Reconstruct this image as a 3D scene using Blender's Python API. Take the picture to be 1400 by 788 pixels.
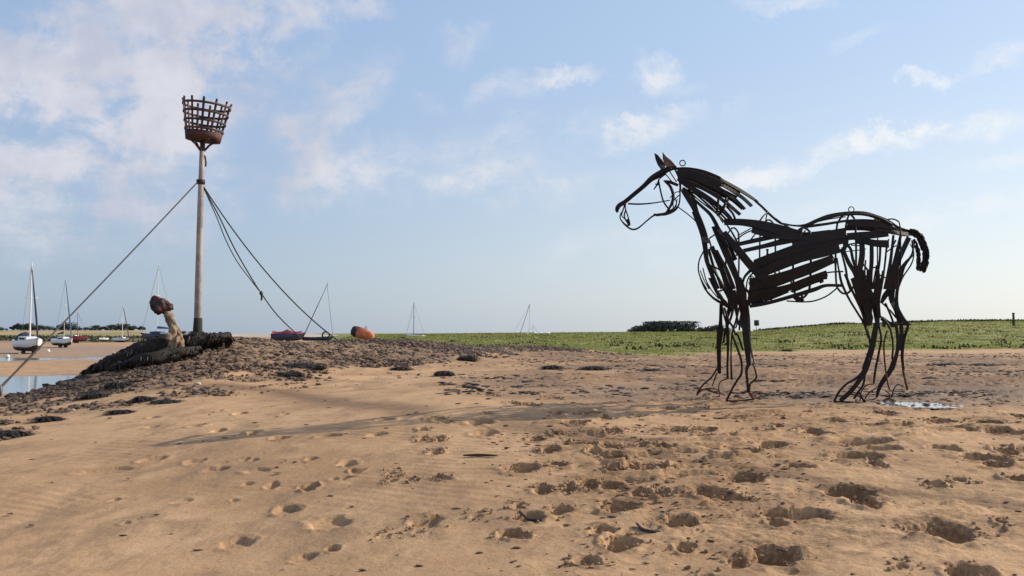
import bpy, bmesh, math, random
import numpy as np
from mathutils import Vector, Matrix, Euler
R = math.radians
random.seed(7); rng = np.random.default_rng(7)
SC = bpy.context.scene
COL = SC.collection
for o in list(bpy.data.objects): bpy.data.objects.remove(o)

# ------------------------------------------------------------------ camera
EYE = Vector((0, 0, 1.6)); FPX = 1240.0; HOR = 456.0
PITCH = math.atan((HOR - 394) / FPX)
cam_d = bpy.data.cameras.new('camera'); cam = bpy.data.objects.new('camera', cam_d); COL.objects.link(cam)
cam.location = EYE; cam.rotation_euler = (R(90) + PITCH, 0, 0)
cam_d.sensor_width = 36; cam_d.lens = 36 * FPX / 1400
cam_d.clip_start = 0.05; cam_d.clip_end = 20000
SC.camera = cam
SC.render.resolution_x = 1024; SC.render.resolution_y = 576
SC.view_settings.view_transform = 'Standard'; SC.view_settings.look = 'None'
SC.view_settings.exposure = 0.0; SC.view_settings.gamma = 1

# ------------------------------------------------------------------ sun + sky
SUN_EL = R(28.5); SUN_AZ = R(71)            # azimuth from +Y (view direction) towards +X
sun_d = bpy.data.lights.new('sun', 'SUN'); sun = bpy.data.objects.new('sun', sun_d); COL.objects.link(sun)
sun_d.energy = 5.0; sun_d.angle = R(0.5); sun_d.color = (1.0, 0.875, 0.70)
SUNV = Vector((math.sin(SUN_AZ) * math.cos(SUN_EL), math.cos(SUN_AZ) * math.cos(SUN_EL), math.sin(SUN_EL)))
sun.rotation_euler = SUNV.to_track_quat('Z', 'Y').to_euler()
sun.location = (30, 10, 20)

class NT:
    """tiny node helper"""
    def __init__(s, tree): s.t = tree; s.n = tree.nodes; s.l = tree.links
    def node(s, typ, **kw):
        n = s.n.new(typ)
        for k, v in kw.items(): setattr(n, k, v)
        return n
    def put(s, sock, v):
        if isinstance(v, bpy.types.NodeSocket): s.l.new(v, sock)
        elif v is not None:
            if hasattr(sock, 'default_value'):
                if sock.type == 'RGBA' and len(v) == 3: v = (*v, 1)
                sock.default_value = v
    def m(s, op, a, b=None, c=None, clamp=False):
        n = s.node('ShaderNodeMath', operation=op, use_clamp=clamp)
        s.put(n.inputs[0], a)
        if b is not None: s.put(n.inputs[1], b)
        if c is not None: s.put(n.inputs[2], c)
        return n.outputs[0]
    def vm(s, op, a, b=None):
        n = s.node('ShaderNodeVectorMath', operation=op); s.put(n.inputs[0], a)
        if b is not None:
            if op == 'SCALE': s.put(n.inputs['Scale'], b)
            else: s.put(n.inputs[1], b)
        return n.outputs[0]
    def ss(s, v, a, b, lo=0.0, hi=1.0):
        n = s.node('ShaderNodeMapRange', interpolation_type='SMOOTHSTEP')
        s.put(n.inputs[0], v); s.put(n.inputs[1], a); s.put(n.inputs[2], b); s.put(n.inputs[3], lo); s.put(n.inputs[4], hi)
        return n.outputs[0]
    def noise(s, vec, scale, detail=4, rough=0.5, dist=0.0, out=0):
        n = s.node('ShaderNodeTexNoise'); s.put(n.inputs['Vector'], vec)
        n.inputs['Scale'].default_value = scale; n.inputs['Detail'].default_value = detail
        n.inputs['Roughness'].default_value = rough; n.inputs['Distortion'].default_value = dist
        return n.outputs[out]
    def mix(s, f, a, b, blend='MIX'):
        n = s.node('ShaderNodeMix', data_type='RGBA', blend_type=blend)
        s.put(n.inputs[0], f); s.put(n.inputs[6], a); s.put(n.inputs[7], b)
        return n.outputs[2]
    def comb(s, x, y, z):
        n = s.node('ShaderNodeCombineXYZ'); s.put(n.inputs[0], x); s.put(n.inputs[1], y); s.put(n.inputs[2], z); return n.outputs[0]
    def sep(s, v):
        n = s.node('ShaderNodeSeparateXYZ'); s.put(n.inputs[0], v); return n.outputs

w = bpy.data.worlds.new('World'); SC.world = w; w.use_nodes = True
T = NT(w.node_tree); T.n.clear()
sky = T.node('ShaderNodeTexSky', sky_type='NISHITA', sun_disc=False)
sky.sun_elevation = SUN_EL; sky.sun_rotation = SUN_AZ
sky.altitude = 0; sky.air_density = 1.0; sky.dust_density = 1.6; sky.ozone_density = 2.0
SKYK = 0.14
tc = T.node('ShaderNodeTexCoord')
d = tc.outputs['Generated']
dx, dy, dz = T.sep(d)
dyc = T.m('MAXIMUM', dy, 0.08)
wn = T.noise(d, 8.0, 8, 0.7, out=1)
wv = T.vm('SCALE', T.vm('SUBTRACT', wn, (0.5, 0.5, 0.5)), 0.12)
wx, wy, wz = T.sep(wv)
A = T.m('ADD', T.m('DIVIDE', dx, dyc), wx)
B = T.m('ADD', T.m('DIVIDE', dz, dyc), wz)
def blob(px, py, rx, ry, ang, s):
    a0 = (px - 700) / FPX; b0 = (HOR - py) / FPX; c, q = math.cos(R(ang)), math.sin(R(ang))
    a = T.m('SUBTRACT', A, a0); b = T.m('SUBTRACT', B, b0)
    u = T.m('DIVIDE', T.m('ADD', T.m('MULTIPLY', a, c), T.m('MULTIPLY', b, q)), rx / FPX)
    v = T.m('DIVIDE', T.m('SUBTRACT', T.m('MULTIPLY', b, c), T.m('MULTIPLY', a, q)), ry / FPX)
    r2 = T.m('ADD', T.m('MULTIPLY', u, u), T.m('MULTIPLY', v, v))
    return T.m('MULTIPLY', T.m('MAXIMUM', T.m('SUBTRACT', 1.0, r2), 0.0), s)
BL = [(130,80,360,190,14,1.45),(330,60,190,90,30,1.0),(60,230,280,140,10,1.0),(460,130,120,60,38,1.0),(430,200,90,60,0,.8),
      (250,290,330,60,12,.7),(640,50,70,45,15,.75),(500,5,50,20,0,.8),(690,125,110,24,12,.6),(580,135,40,22,0,.8),
      (780,103,60,16,8,.55),(895,78,52,24,-20,.65),(905,105,70,20,-10,.55),(890,172,100,36,16,1.25),(760,172,110,22,5,.5),(1012,142,30,16,20,.9),
      (1275,99,52,15,6,.95),(1375,68,70,24,22,.75),(1190,55,60,16,20,.6),(1080,10,90,18,0,.7),(1120,212,260,24,12,.85),
      (1330,170,180,26,10,1.0),(1370,222,110,16,8,.55),(1290,300,280,24,8,.7),(640,200,330,50,10,.6),(690,250,140,40,5,.6),
      (500,260,220,50,8,.4),(850,250,250,30,8,.35),(1020,300,280,30,5,.4),(800,350,300,34,4,.35)]
dens = None
for b_ in BL:
    v = blob(*b_); dens = v if dens is None else T.m('ADD', dens, v)
behind = T.ss(dy, 0.30, 0.0)                       # outside the view the same scattered cloud goes on
dens = T.m('ADD', T.m('MULTIPLY', dens, T.m('SUBTRACT', 1.0, behind)), T.m('MULTIPLY', behind, 0.55))
pl = T.m('ADD', T.m('ABSOLUTE', dz), 0.16)
pv = T.comb(T.m('DIVIDE', dx, pl), T.m('DIVIDE', dy, pl), 0.3)
n1 = T.noise(pv, 2.3, 8, 0.62, 0.3); n2 = T.noise(d, 17.0, 9, 0.68, .4); n3 = T.noise(T.vm('MULTIPLY', d, (1, 1, 1.8)), 9.0, 5, .6)
nn = T.m('ADD', T.m('ADD', T.m('MULTIPLY', n1, 0.42), T.m('MULTIPLY', n2, 0.50)), T.m('MULTIPLY', n3, .43))   # ~0.67 mean
cd = T.m('MULTIPLY', dens, T.ss(nn, 0.50, 0.86, 0.08, 1.5))
cd = T.ss(cd, 0.0, 1.45)
cd = T.m('MULTIPLY', cd, T.ss(dz, 0.0, 0.12, .35, 1.0))
csh = T.noise(d, 9.0, 5, .6)
ccol = T.mix(T.ss(csh, .35, .65), (3.9, 4.1, 4.9), (5.3, 5.3, 5.7))
ccol = T.mix(T.ss(dx, -.35, .4), ccol, (6.5, 6.65, 6.8))
side = T.ss(dx, -.55, .60)
hcol = T.mix(side, (2.9, 3.7, 4.8), (6.2, 6.6, 6.8))
tcol = T.mix(side, (2.7, 3.8, 5.7), (4.0, 5.2, 6.85))
hazec = T.mix(T.ss(dz, .0, .34), hcol, tcol)
skyc = T.mix(T.ss(dz, .30, .85, .72, .10), sky.outputs[0], hazec)
skyc = T.mix(T.m('MULTIPLY', cd, 0.92), skyc, ccol)
bg = T.node('ShaderNodeBackground'); T.put(bg.inputs[0], skyc); bg.inputs[1].default_value = SKYK
wo = T.node('ShaderNodeOutputWorld'); T.l.new(bg.outputs[0], wo.inputs[0])

# ------------------------------------------------------------------ pixel / world helpers (authoring only)
cp, sp = math.cos(PITCH), math.sin(PITCH)
def ray(px, py):
    a = (px - 700) / FPX; b = (394 - py) / FPX
    return Vector((a, cp - b * sp, sp + b * cp))
def at(px, py, Y):
    r = ray(px, py); return EYE + r * (Y / r.y)
def u_of(px): return (px - 700) / FPX
def sst(a, b, x):
    t = np.clip((x - a) / (b - a), 0, 1); return t * t * (3 - 2 * t)
def lattice(seed, n=256):
    return np.random.default_rng(seed).random((n, n))
LAT = [lattice(i) for i in range(8)]
def vnoise(x, y, s=0):
    L = LAT[s % 8]; xi = np.floor(x).astype(int); yi = np.floor(y).astype(int)
    fx = x - xi; fy = y - yi; fx = fx * fx * (3 - 2 * fx); fy = fy * fy * (3 - 2 * fy)
    a = L[xi % 256, yi % 256]; b = L[(xi + 1) % 256, yi % 256]; c = L[xi % 256, (yi + 1) % 256]; e = L[(xi + 1) % 256, (yi + 1) % 256]
    return (a * (1 - fx) + b * fx) * (1 - fy) + (c * (1 - fx) + e * fx) * fy - 0.5
def fbm(x, y, oct=4, s=0, g=0.5):
    r = 0; k = 1.0
    for i in range(oct):
        r = r + k * vnoise(x * 2 ** i + 17.3 * i, y * 2 ** i + 5.1 * i, s + i); k *= g
    return r

# ------------------------------------------------------------------ terrain height
CT = []   # (u, lnY, Z)
def c(px, py, Y):
    CT.append((u_of(px), math.log(Y), at(px, py, Y).z))
def cz(px, Y, Z): CT.append((u_of(px), math.log(Y), Z))
for px, Y in ((-200,6.2),(300,5.9),(700,5.5),(1100,5.3),(1600,5.2)): c(px, 788, Y)
for px, Y in ((-200,7.9),(300,7.3),(700,6.8),(1100,6.5),(1600,6.4)): c(px, 700, Y)
for px, Y in ((-200,9.8),(250,8.8),(700,7.9),(1100,7.6),(1600,7.5)): c(px, 640, Y)
for px, Y in ((-200,12),(250,10.2),(700,9.2),(1100,8.9),(1600,8.8)): c(px, 600, Y)
for px, Y in ((-200,15),(250,12.3),(600,10.6),(1000,10.3),(1600,10.2)): c(px, 570, Y)
for px, Y in ((100,15.6),(300,14.3),(600,11.8),(1000,12),(1200,12),(1600,12.1)): c(px, 549, Y)
for px, Y in ((350,17.5),(600,17),(1000,17),(1600,17)): c(px, 520, Y)
for px, Y in ((500,21.5),(900,24),(1600,25)): c(px, 500, Y)
for px, Y in ((700,30),(870,36.5),(1600,38)): c(px, 485, Y)
for px, py, Y in ((-150,565,19.5),(0,549,19.5),(100,520,20),(200,484,22),(270,466,22),(330,465,24),(450,467,26.5),(600,469,31),(750,474,36)): c(px, py, Y)
for px in (-200, 0, 150): cz(px, 25, -.55); cz(px, 30, -1.0)
for px in (230, 330): cz(px, 26.5, .7); cz(px, 33, -1.0)
cz(420, 31, .7); cz(420, 40, -.9)
for px in (-200, 0, 200, 380): cz(px, 45, -1.0); cz(px, 60, -1.0)
for px in (600, 750, 900, 1100, 1400, 1700): cz(px, 46, .68); cz(px, 62, .62)
for px in (-400, 300, 1000, 1900): cz(px, 2.5, -.05); cz(px, 3.6, .0)
CT = np.array(CT); PT = CT[:, :2] * np.array([1.5, 1.0])
def U(r2): return 0.5 * r2 * np.log(r2 + 1e-12)
def _solve():
    n = len(PT); d2 = ((PT[:, None] - PT[None]) ** 2).sum(-1)
    K = U(d2) + np.eye(n) * 0.0015; P = np.hstack([np.ones((n, 1)), PT]); M = np.zeros((n + 3, n + 3))
    M[:n, :n] = K; M[:n, n:] = P; M[n:, :n] = P.T
    return np.linalg.solve(M, np.concatenate([CT[:, 2], np.zeros(3)]))
WT = _solve()
def tps(u, v):
    x = 1.5 * u; r = WT[-3] + WT[-2] * x + WT[-1] * v
    for i in range(len(PT)): r = r + WT[i] * U((x - PT[i, 0]) ** 2 + (v - PT[i, 1]) ** 2)
    return r
POOLS = [(-65, 91, 19, 11), (-24, 49, 17.5, 9.0), (-44.8, 96, 2.6, 4)]
def H(X, Y):
    X = np.asarray(X, float); Y = np.asarray(Y, float)
    Yp = np.maximum(Y, 2.2); u = np.clip(X / Yp, -.95, .95)
    near = tps(u, np.log(np.minimum(Yp, 60)))
    near = np.clip(near, -1.0, 1.75)
    side = np.hypot(X, Y) ; fade = sst(.95, 1.6, np.abs(X) / Yp) 
    near = near * (1 - fade) + fade * np.where(X < 0, -.25, .3)
    px = u * FPX + 700
    est = -1.0 + .10 * fbm(X / 26, Y / 34, 3, 2)
    est = est + .85 * sst(255, 330, Y) * (1 - sst(230, 330, px)) + 4.6 * sst(380, 900, Y) * (1 - sst(185, 240, px))
    rc = np.interp(px, [430, 500, 650, 860, 1000, 1050, 1100, 1150, 1250, 1400, 1700], [.9, 1.25, 1.5, 1.75, 1.8, 2.2, 2.9, 3.5, 3.9, 4.15, 4.4])
    rt = .62 + (rc - .62) * sst(75, 200, Y) * (1 - .6 * sst(215, 330, Y)) + .12 * fbm(X / 9, Y / 30, 3, 4) * sst(50, 100, Y) * sst(1000, 1200, px) * 3
    s = sst(420, 500, px); far = est * (1 - s) + rt * s
    k = sst(42, 58, Y); z = near * (1 - k) + far * k
    for (cx, cy, rx, ry) in POOLS:
        r = ((X - cx) / rx) ** 2 + ((Y - cy) / ry) ** 2 + .5 * fbm(X / 7, Y / 7, 3, 1)
        z = z - .30 * (1 - sst(.6, 1.1, r)) * (Y > 30)
    return z
_Ys = np.exp(np.linspace(math.log(3.5), math.log(1200), 4000))
def G(px, py):
    r = ray(px, py); X = r.x / r.y * _Ys; Z = EYE.z + r.z / r.y * _Ys
    below = Z <= H(X, _Ys)
    i = int(np.argmax(below)) if below.any() else len(_Ys) - 1
    Y = _Ys[i]; return Vector((r.x / r.y * Y, Y, float(H(X[i], Y))))
def Hs(x, y): return float(H(np.array([x]), np.array([y]))[0])

# ------------------------------------------------------------------ object helpers
def link(name, me, parent=None, mats=()):
    o = bpy.data.objects.new(name, me); COL.objects.link(o)
    if parent: o.parent = parent
    for m_ in (mats if isinstance(mats, (list, tuple)) else [mats]):
        if m_ and m_.name not in [x.name for x in me.materials if x]: me.materials.append(m_)
    return o
def tag(o, label=None, cat=None, group=None, kind=None):
    if label: o['label'] = label
    if cat: o['category'] = cat
    if group: o['group'] = group
    if kind: o['kind'] = kind
    return o
def empty(name, loc, rz=0):
    o = bpy.data.objects.new(name, None); COL.objects.link(o); o.location = loc; o.rotation_euler = (0, 0, rz)
    o.empty_display_size = .2; return o
def pymesh(name, V, F, smooth=True):
    me = bpy.data.meshes.new(name); me.from_pydata([tuple(v) for v in V], [], F)
    if smooth: me.polygons.foreach_set('use_smooth', [True] * len(me.polygons))
    me.update(); return me
def npmesh(name, V, F, smooth=False):
    V = np.asarray(V, np.float32); F = np.asarray(F, np.int32); n, k = F.shape
    me = bpy.data.meshes.new(name); me.vertices.add(len(V)); me.vertices.foreach_set('co', V.ravel())
    me.loops.add(n * k); me.loops.foreach_set('vertex_index', F.ravel())
    me.polygons.add(n); me.polygons.foreach_set('loop_start', np.arange(n) * k)
    me.polygons.foreach_set('use_smooth', np.full(n, smooth)); me.update(calc_edges=True); return me
def crom(P, seg=6):
    """Catmull-Rom through tuples of any length"""
    P = [np.array(p, float) for p in P]
    if len(P) < 3:
        return [P[0] + (P[-1] - P[0]) * t for t in np.linspace(0, 1, seg + 1)]
    Q = [2 * P[0] - P[1]] + P + [2 * P[-1] - P[-2]]; out = []
    for i in range(1, len(Q) - 2):
        for k in range(seg):
            t = k / seg
            out.append(0.5 * ((2 * Q[i]) + (-Q[i-1] + Q[i+1]) * t + (2*Q[i-1] - 5*Q[i] + 4*Q[i+1] - Q[i+2]) * t*t + (-Q[i-1] + 3*Q[i] - 3*Q[i+1] + Q[i+2]) * t**3))
    out.append(P[-1]); return out
def tube_vf(pts, rad, n=8, closed=False):
    pts = [Vector(p) for p in pts]; N = len(pts); V = []; F = []
    if not hasattr(rad, '__len__'): rad = [rad] * N
    prev = None
    for i, p in enumerate(pts):
        a = pts[i-1] if (i > 0 or closed) else p; b = pts[(i+1) % N] if (i < N-1 or closed) else p
        t = (b - a).normalized() if (b - a).length > 1e-9 else Vector((0, 0, 1))
        if prev is None:
            ref = Vector((0, 1, 0)) if abs(t.y) < .9 else Vector((1, 0, 0))
            nrm = (ref - t * ref.dot(t)).normalized()
        else: nrm = (prev - t * prev.dot(t)).normalized()
        prev = nrm; bn = t.cross(nrm)
        for k in range(n):
            an = 2 * math.pi * k / n; V.append(p + (nrm * math.cos(an) + bn * math.sin(an)) * rad[i])
    for i in range(N if closed else N - 1):
        j = (i + 1) % N
        for k in range(n): F.append((i*n+k, i*n+(k+1) % n, j*n+(k+1) % n, j*n+k))
    if not closed:
        F.append(tuple(range(n))[::-1]); F.append(tuple((N-1)*n + k for k in range(n)))
    return V, F
def join_vf(*lst):
    V = []; F = []
    for v, f in lst:
        b = len(V); V += list(v); F += [tuple(i + b for i in q) for q in f]
    return V, F
def strip_vf(pts, wid, thick, normal=Vector((0, -1, 0)), arch=0.0):
    """flat bar: rectangular section, width across the bar, thickness along normal; edges chamfered"""
    pts = [Vector(p) for p in pts]; N = len(pts); V = []; F = []
    if not hasattr(wid, '__len__'): wid = [wid] * N
    for i, p in enumerate(pts):
        t = (pts[min(i+1, N-1)] - pts[max(i-1, 0)]).normalized()
        n = (normal[i] if isinstance(normal, list) else normal); n = (n - t * n.dot(t)).normalized(); s = t.cross(n)
        h = wid[i] / 2; k = thick / 2; e = min(h, k) * .5
        for (a, b) in ((-h, -k + e), (-h + e, -k), (h - e, -k), (h, -k + e), (h, k - e), (h - e, k), (-h + e, k), (-h, k - e)):
            V.append(p + s * a + n * (b + arch * (1 - (a / h) ** 2 if h else 0)))
    for i in range(N - 1):
        for k in range(8): F.append((i*8+k, i*8+(k+1) % 8, (i+1)*8+(k+1) % 8, (i+1)*8+k))
    F.append(tuple(range(8))[::-1]); F.append(tuple((N-1)*8 + k for k in range(8)))
    return V, F
def part(name, vf, mat, parent=None, smooth=True, origin=None):
    V, F = vf
    if origin is not None: V = [Vector(v) - Vector(origin) for v in V]
    return link(name, pymesh(name, V, F, smooth), parent, mat)
def box_vf(c0, s, rot=None):
    c0 = Vector(c0); V = []
    for z in (-.5, .5):
        for y in (-.5, .5):
            for x in (-.5, .5):
                v = Vector((x * s[0], y * s[1], z * s[2]))
                if rot: v.rotate(rot)
                V.append(c0 + v)
    return V, [(0,2,3,1),(4,5,7,6),(0,1,5,4),(2,6,7,3),(0,4,6,2),(1,3,7,5)]

# ------------------------------------------------------------------ materials
def mat(name, col, rough=.7, metal=0.0, var=.25, scale=6.0, col2=None, bump=.0, bscale=40, spec=.5, coord='Object'):
    m_ = bpy.data.materials.new(name); m_.use_nodes = True; t = NT(m_.node_tree); t.n.clear()
    cc = t.node('ShaderNodeTexCoord').outputs[coord]
    n = t.noise(cc, scale, 5, .6)
    c2 = col2 or tuple(max(0, x * (1 - var)) for x in col)
    colr = t.mix(t.ss(n, .38, .64), col, c2)
    fine = t.noise(cc, scale * 9, 3, .6)
    colr = t.mix(t.ss(fine, .3, .7, 0, .35), colr, tuple(x * .6 for x in col))
    p = t.node('ShaderNodeBsdfPrincipled'); t.put(p.inputs['Base Color'], colr)
    p.inputs['Roughness'].default_value = rough; p.inputs['Metallic'].default_value = metal
    p.inputs['Specular IOR Level'].default_value = spec
    if bump:
        b = t.node('ShaderNodeBump'); b.inputs['Strength'].default_value = bump; b.inputs['Distance'].default_value = .02
        t.put(b.inputs['Height'], t.noise(cc, bscale, 4, .6)); t.l.new(b.outputs[0], p.inputs['Normal'])
    o = t.node('ShaderNodeOutputMaterial'); t.l.new(p.outputs[0], o.inputs[0]); return m_
M = {}
M['steel'] = mat('dark_rusted_steel', (.009, .008, .010), .60, 0, spec=.25, col2=(.020, .013, .012), scale=3.5, bump=.5, bscale=60)
M['plate'] = mat('rusted_plate', (.009, .008, .011), .62, 0, spec=.25, col2=(.026, .016, .013), scale=2.6, bump=.6, bscale=45)
M['rust'] = mat('red_rust', (.16, .055, .032), .85, .05, col2=(.07, .028, .02), scale=9, bump=.4)
M['earrust'] = mat('ear_rust', (.22, .11, .075), .8, .1, col2=(.09, .045, .035), scale=14)
M['pole'] = mat('weathered_pole', (.42, .36, .33), .7, 0, col2=(.22, .18, .17), scale=3, bump=.3)
M['basket'] = mat('basket_iron', (.026, .019, .022), .7, .1, col2=(.11, .038, .028), scale=5, bump=.3)
M['baskrust'] = mat('basket_pan_rust', (.030, .017, .018), .75, .2, col2=(.11, .038, .026), scale=2.5, bump=.4)
M['rope'] = mat('grey_rope', (.05, .047, .05), .85, 0, scale=20)
M['wood'] = mat('bleached_wood', (.38, .265, .165), .85, 0, col2=(.09, .06, .04), scale=7, bump=1.0, bscale=18)
M['darkwood'] = mat('wet_dark_wood', (.020, .014, .009), .8, 0, col2=(.008, .006, .005), scale=6, bump=.8, bscale=25)
M['weed'] = mat('brown_seaweed', (.038, .024, .014), .6, 0, col2=(.014, .010, .008), scale=9, bump=.5)
M['scrap'] = mat('dry_seaweed_scraps', (.11, .060, .034), .85, 0, col2=(.05, .03, .02), scale=3)
M['stone'] = mat('brown_stone', (.20, .145, .105), .75, 0, col2=(.085, .062, .050), scale=1.3, coord='Object')
M['rock'] = mat('dark_rock', (.055, .042, .034), .7, 0, scale=5, bump=.7)
M['hull_white'] = mat('white_gelcoat', (.80, .80, .78), .3, 0, var=.08, scale=1.5)
M['hull_navy'] = mat('navy_hull', (.03, .04, .09), .35, 0, scale=2)
M['hull_red'] = mat('maroon_hull', (.20, .02, .04), .45, 0, scale=2)
M['antifoul'] = mat('antifoul_dark', (.03, .028, .03), .8, 0, scale=3)
M['canvas_navy'] = mat('navy_canvas', (.03, .035, .07), .85, 0, scale=3)
M['canvas_blue'] = mat('blue_canvas', (.04, .16, .32), .8, 0, scale=3)
M['canvas_red'] = mat('red_canvas', (.22, .025, .05), .8, 0, scale=3)
M['alu'] = mat('mast_aluminium', (.62, .62, .62), .4, .4, var=.1, scale=1)
M['mast_white'] = mat('white_mast', (.78, .77, .75), .4, 0, var=.06, scale=1)
M['darkmast'] = mat('dark_spar', (.12, .12, .14), .5, 0, scale=1)
M['window'] = mat('dark_window', (.02, .022, .03), .15, 0, scale=1)
M['orange'] = mat('orange_buoy', (.70, .20, .09), .7, 0, col2=(.50, .14, .07), scale=2)
M['leaf'] = mat('hazed_foliage', (.075, .095, .078), .9, 0, col2=(.04, .056, .05), scale=.4)  # distance haze is put into the leaf colour, lighter and bluer
M['bark'] = mat('bark', (.08, .06, .045), .9, 0)
M['scrub'] = mat('scrub_leaf', (.055, .070, .028), .85, 0, col2=(.030, .036, .020), scale=.5)
M['post'] = mat('old_post_wood', (.06, .05, .04), .85, 0)
M['grass'] = mat('marsh_grass_blade', (.25, .265, .08), .8, 0, col2=(.20, .22, .07), scale=.12, coord='Object')
_t = NT(M['grass'].node_tree); _p = [n for n in _t.n if n.type == 'BSDF_PRINCIPLED'][0]; _o = [n for n in _t.n if n.type == 'OUTPUT_MATERIAL'][0]
_tr = _t.node('ShaderNodeBsdfTranslucent'); _t.l.new(_p.inputs['Base Color'].links[0].from_socket, _tr.inputs[0])
_mx = _t.node('ShaderNodeMixShader'); _mx.inputs[0].default_value = .5; _t.l.new(_p.outputs[0], _mx.inputs[1]); _t.l.new(_tr.outputs[0], _mx.inputs[2]); _t.l.new(_mx.outputs[0], _o.inputs[0])

# ------------------------------------------------------------------ ground sheet
thd = np.arange(-36, 36.01, .105); thc = np.concatenate([np.arange(-180, -60, 5), np.arange(-60, -36, 1.5)])
th = np.radians(np.concatenate([thc, thd, -thc[::-1][:-1]]))
def geo(a, b, r): return a * r ** np.arange(0, int(math.log(b / a) / math.log(r)) + 1)
rr = np.concatenate([[.0005], np.linspace(.4, 3.9, 12), geo(4.0, 14, 1.0026), geo(14.05, 46, 1.006), geo(46.6, 9000, 1.028)])
TH, RR = np.meshgrid(th, rr)
GX = RR * np.sin(TH); GY = RR * np.cos(TH)
GZ = H(GX, GY)

# trodden sand: relief of footprints, hollows and crumbs
nearm = (GY > 3.5) & (GY < 20) & (np.abs(GX) < 14)
px_ = GX / np.maximum(GY, .1) * FPX + 700
tr = sst(560, 860, px_ + 40 * fbm(GX * .8, GY * .8, 2, 3)) * sst(4.5, 6.0, GY) * (1 - sst(28, 44, GY))
tr = tr * (.55 + .45 * sst(-.15, .15, fbm(GX / 1.6, GY / 1.6, 3, 5)))
left = 1 - tr
dz_ = np.zeros_like(GZ)
lump = fbm(GX / .20, GY / .13, 4, 1, .55)
dz_ += tr * .026 * lump + tr * .010 * fbm(GX / .05, GY / .045, 2, 3) * sst(-.1, .2, fbm(GX / .7, GY / .6, 3, 2)) + tr * .014 * np.abs(fbm(GX / .42, GY / .30, 3, 6)) * 2
ridge = fbm(GX / .5, GY / .11, 3, 4)
dz_ += tr * .045 * sst(.16, .24, ridge) * sst(-.2, .3, fbm(GX / 1.1, GY / .8, 2, 6)) * sst(5.5, 7, GY)
dz_ += left * (.004 * fbm(GX / .25, GY / .25, 3, 2) + .0022 * np.sin((GX * .55 + GY) * 46 + 5 * fbm(GX / .8, GY / .8, 2, 7)) * sst(-.1, .2, fbm(GX / 2, GY / 2, 2, 0)) * (GY < 11))
dz_ += .035 * fbm(GX / 1.7, GY / 1.3, 3, 3) * sst(5, 8, GY)
PITS = []
def pit(cx, cy, w, h, ang=0, deep=1.0, lit=0):
    PITS.append((cx, cy, w, h, ang, deep, lit))
def reg(ox, oy, sc, lst):
    for q in lst: pit(ox + q[0] / sc, oy + q[1] / sc, q[2] / sc, q[3] / sc, *(q[4:]))
reg(400, 500, 2.736, [(550,275,46,24,0,1.2),(535,322,44,22,10,1.1),(490,240,34,16,-20),(480,275,40,12),(205,365,62,24,-15,.9),(240,390,46,14,-10),(180,420,90,14,0,.7),
 (60,457,64,32,-15,1.1),(375,405,34,12),(440,427,28,10),(375,432,26,10),(555,420,46,34,-25,1.0),(500,588,120,42,8,.8),(470,628,56,14,-10,.8),(350,640,34,12),(140,690,60,18,-6,1.1),
 (820,640,90,74,-30,1.2),(990,375,44,40,-20,1.3),(1190,305,84,38,8,1.4),(1205,350,70,38,-12,1.4),(1200,395,56,34,0,1.3),(1105,447,84,50,8,1.5),(1195,450,88,26,-4,1.3),
 (935,465,86,50,0,1.2),(1005,545,60,90,-12,1.4),(1225,530,130,52,5,.9),(1225,668,130,74,14,1.6),(1160,620,100,46,0,.8),(1110,735,84,36,-4,.9),(900,575,110,26,14,.8),
 (860,385,130,20,-6),(960,320,66,18),(1090,295,90,26,4),(1195,245,56,26),(1075,215,66,22,10),(990,255,34,18),(825,142,50,20,8,1.2),(890,148,40,20,0,1.2),(315,260,84,9,0,.7),
 (135,263,84,9,0,.7),(350,200,56,12),(700,215,90,16,0,.6),(850,525,38,14),(690,563,34,10),(1040,460,44,64,0,1.1),(140,590,160,34,4,.5),(40,720,80,20,-14,.7),(1290,380,110,34,0,.8),
 (1310,480,90,28,6,.9),(720,250,100,14,0,.6),(970,120,44,18,10,1.2),(760,112,36,16),(910,105,40,12),(1115,180,60,16),(730,185,30,10),(530,202,60,12),(580,215,24,12)])
reg(0, 500, 2.736, [(570,232,40,14,0,.8),(575,200,40,12,-15,.8),(740,228,60,12),(820,245,50,14),(940,255,60,16),(1050,272,64,22,-6,1.1),(895,180,46,10),(1065,180,44,12),(820,172,30,10),
 (570,348,90,26,8,.6),(400,392,200,16,-4,.4),(730,355,70,16,-8,.6),(810,385,90,16,-6,.6),(960,390,110,14,8,.5),(1020,447,46,26,0,1.1),(1155,457,50,24,-14,1.1),(930,440,60,12,-14,.6),
 (880,500,30,10),(1080,535,90,28,-8,.7),(430,495,40,12),(680,500,70,18,0,.5),(880,665,130,36,-14,.5),(950,348,40,10),(915,348,24,10),(1165,350,34,12),(470,588,34,12)])
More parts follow.
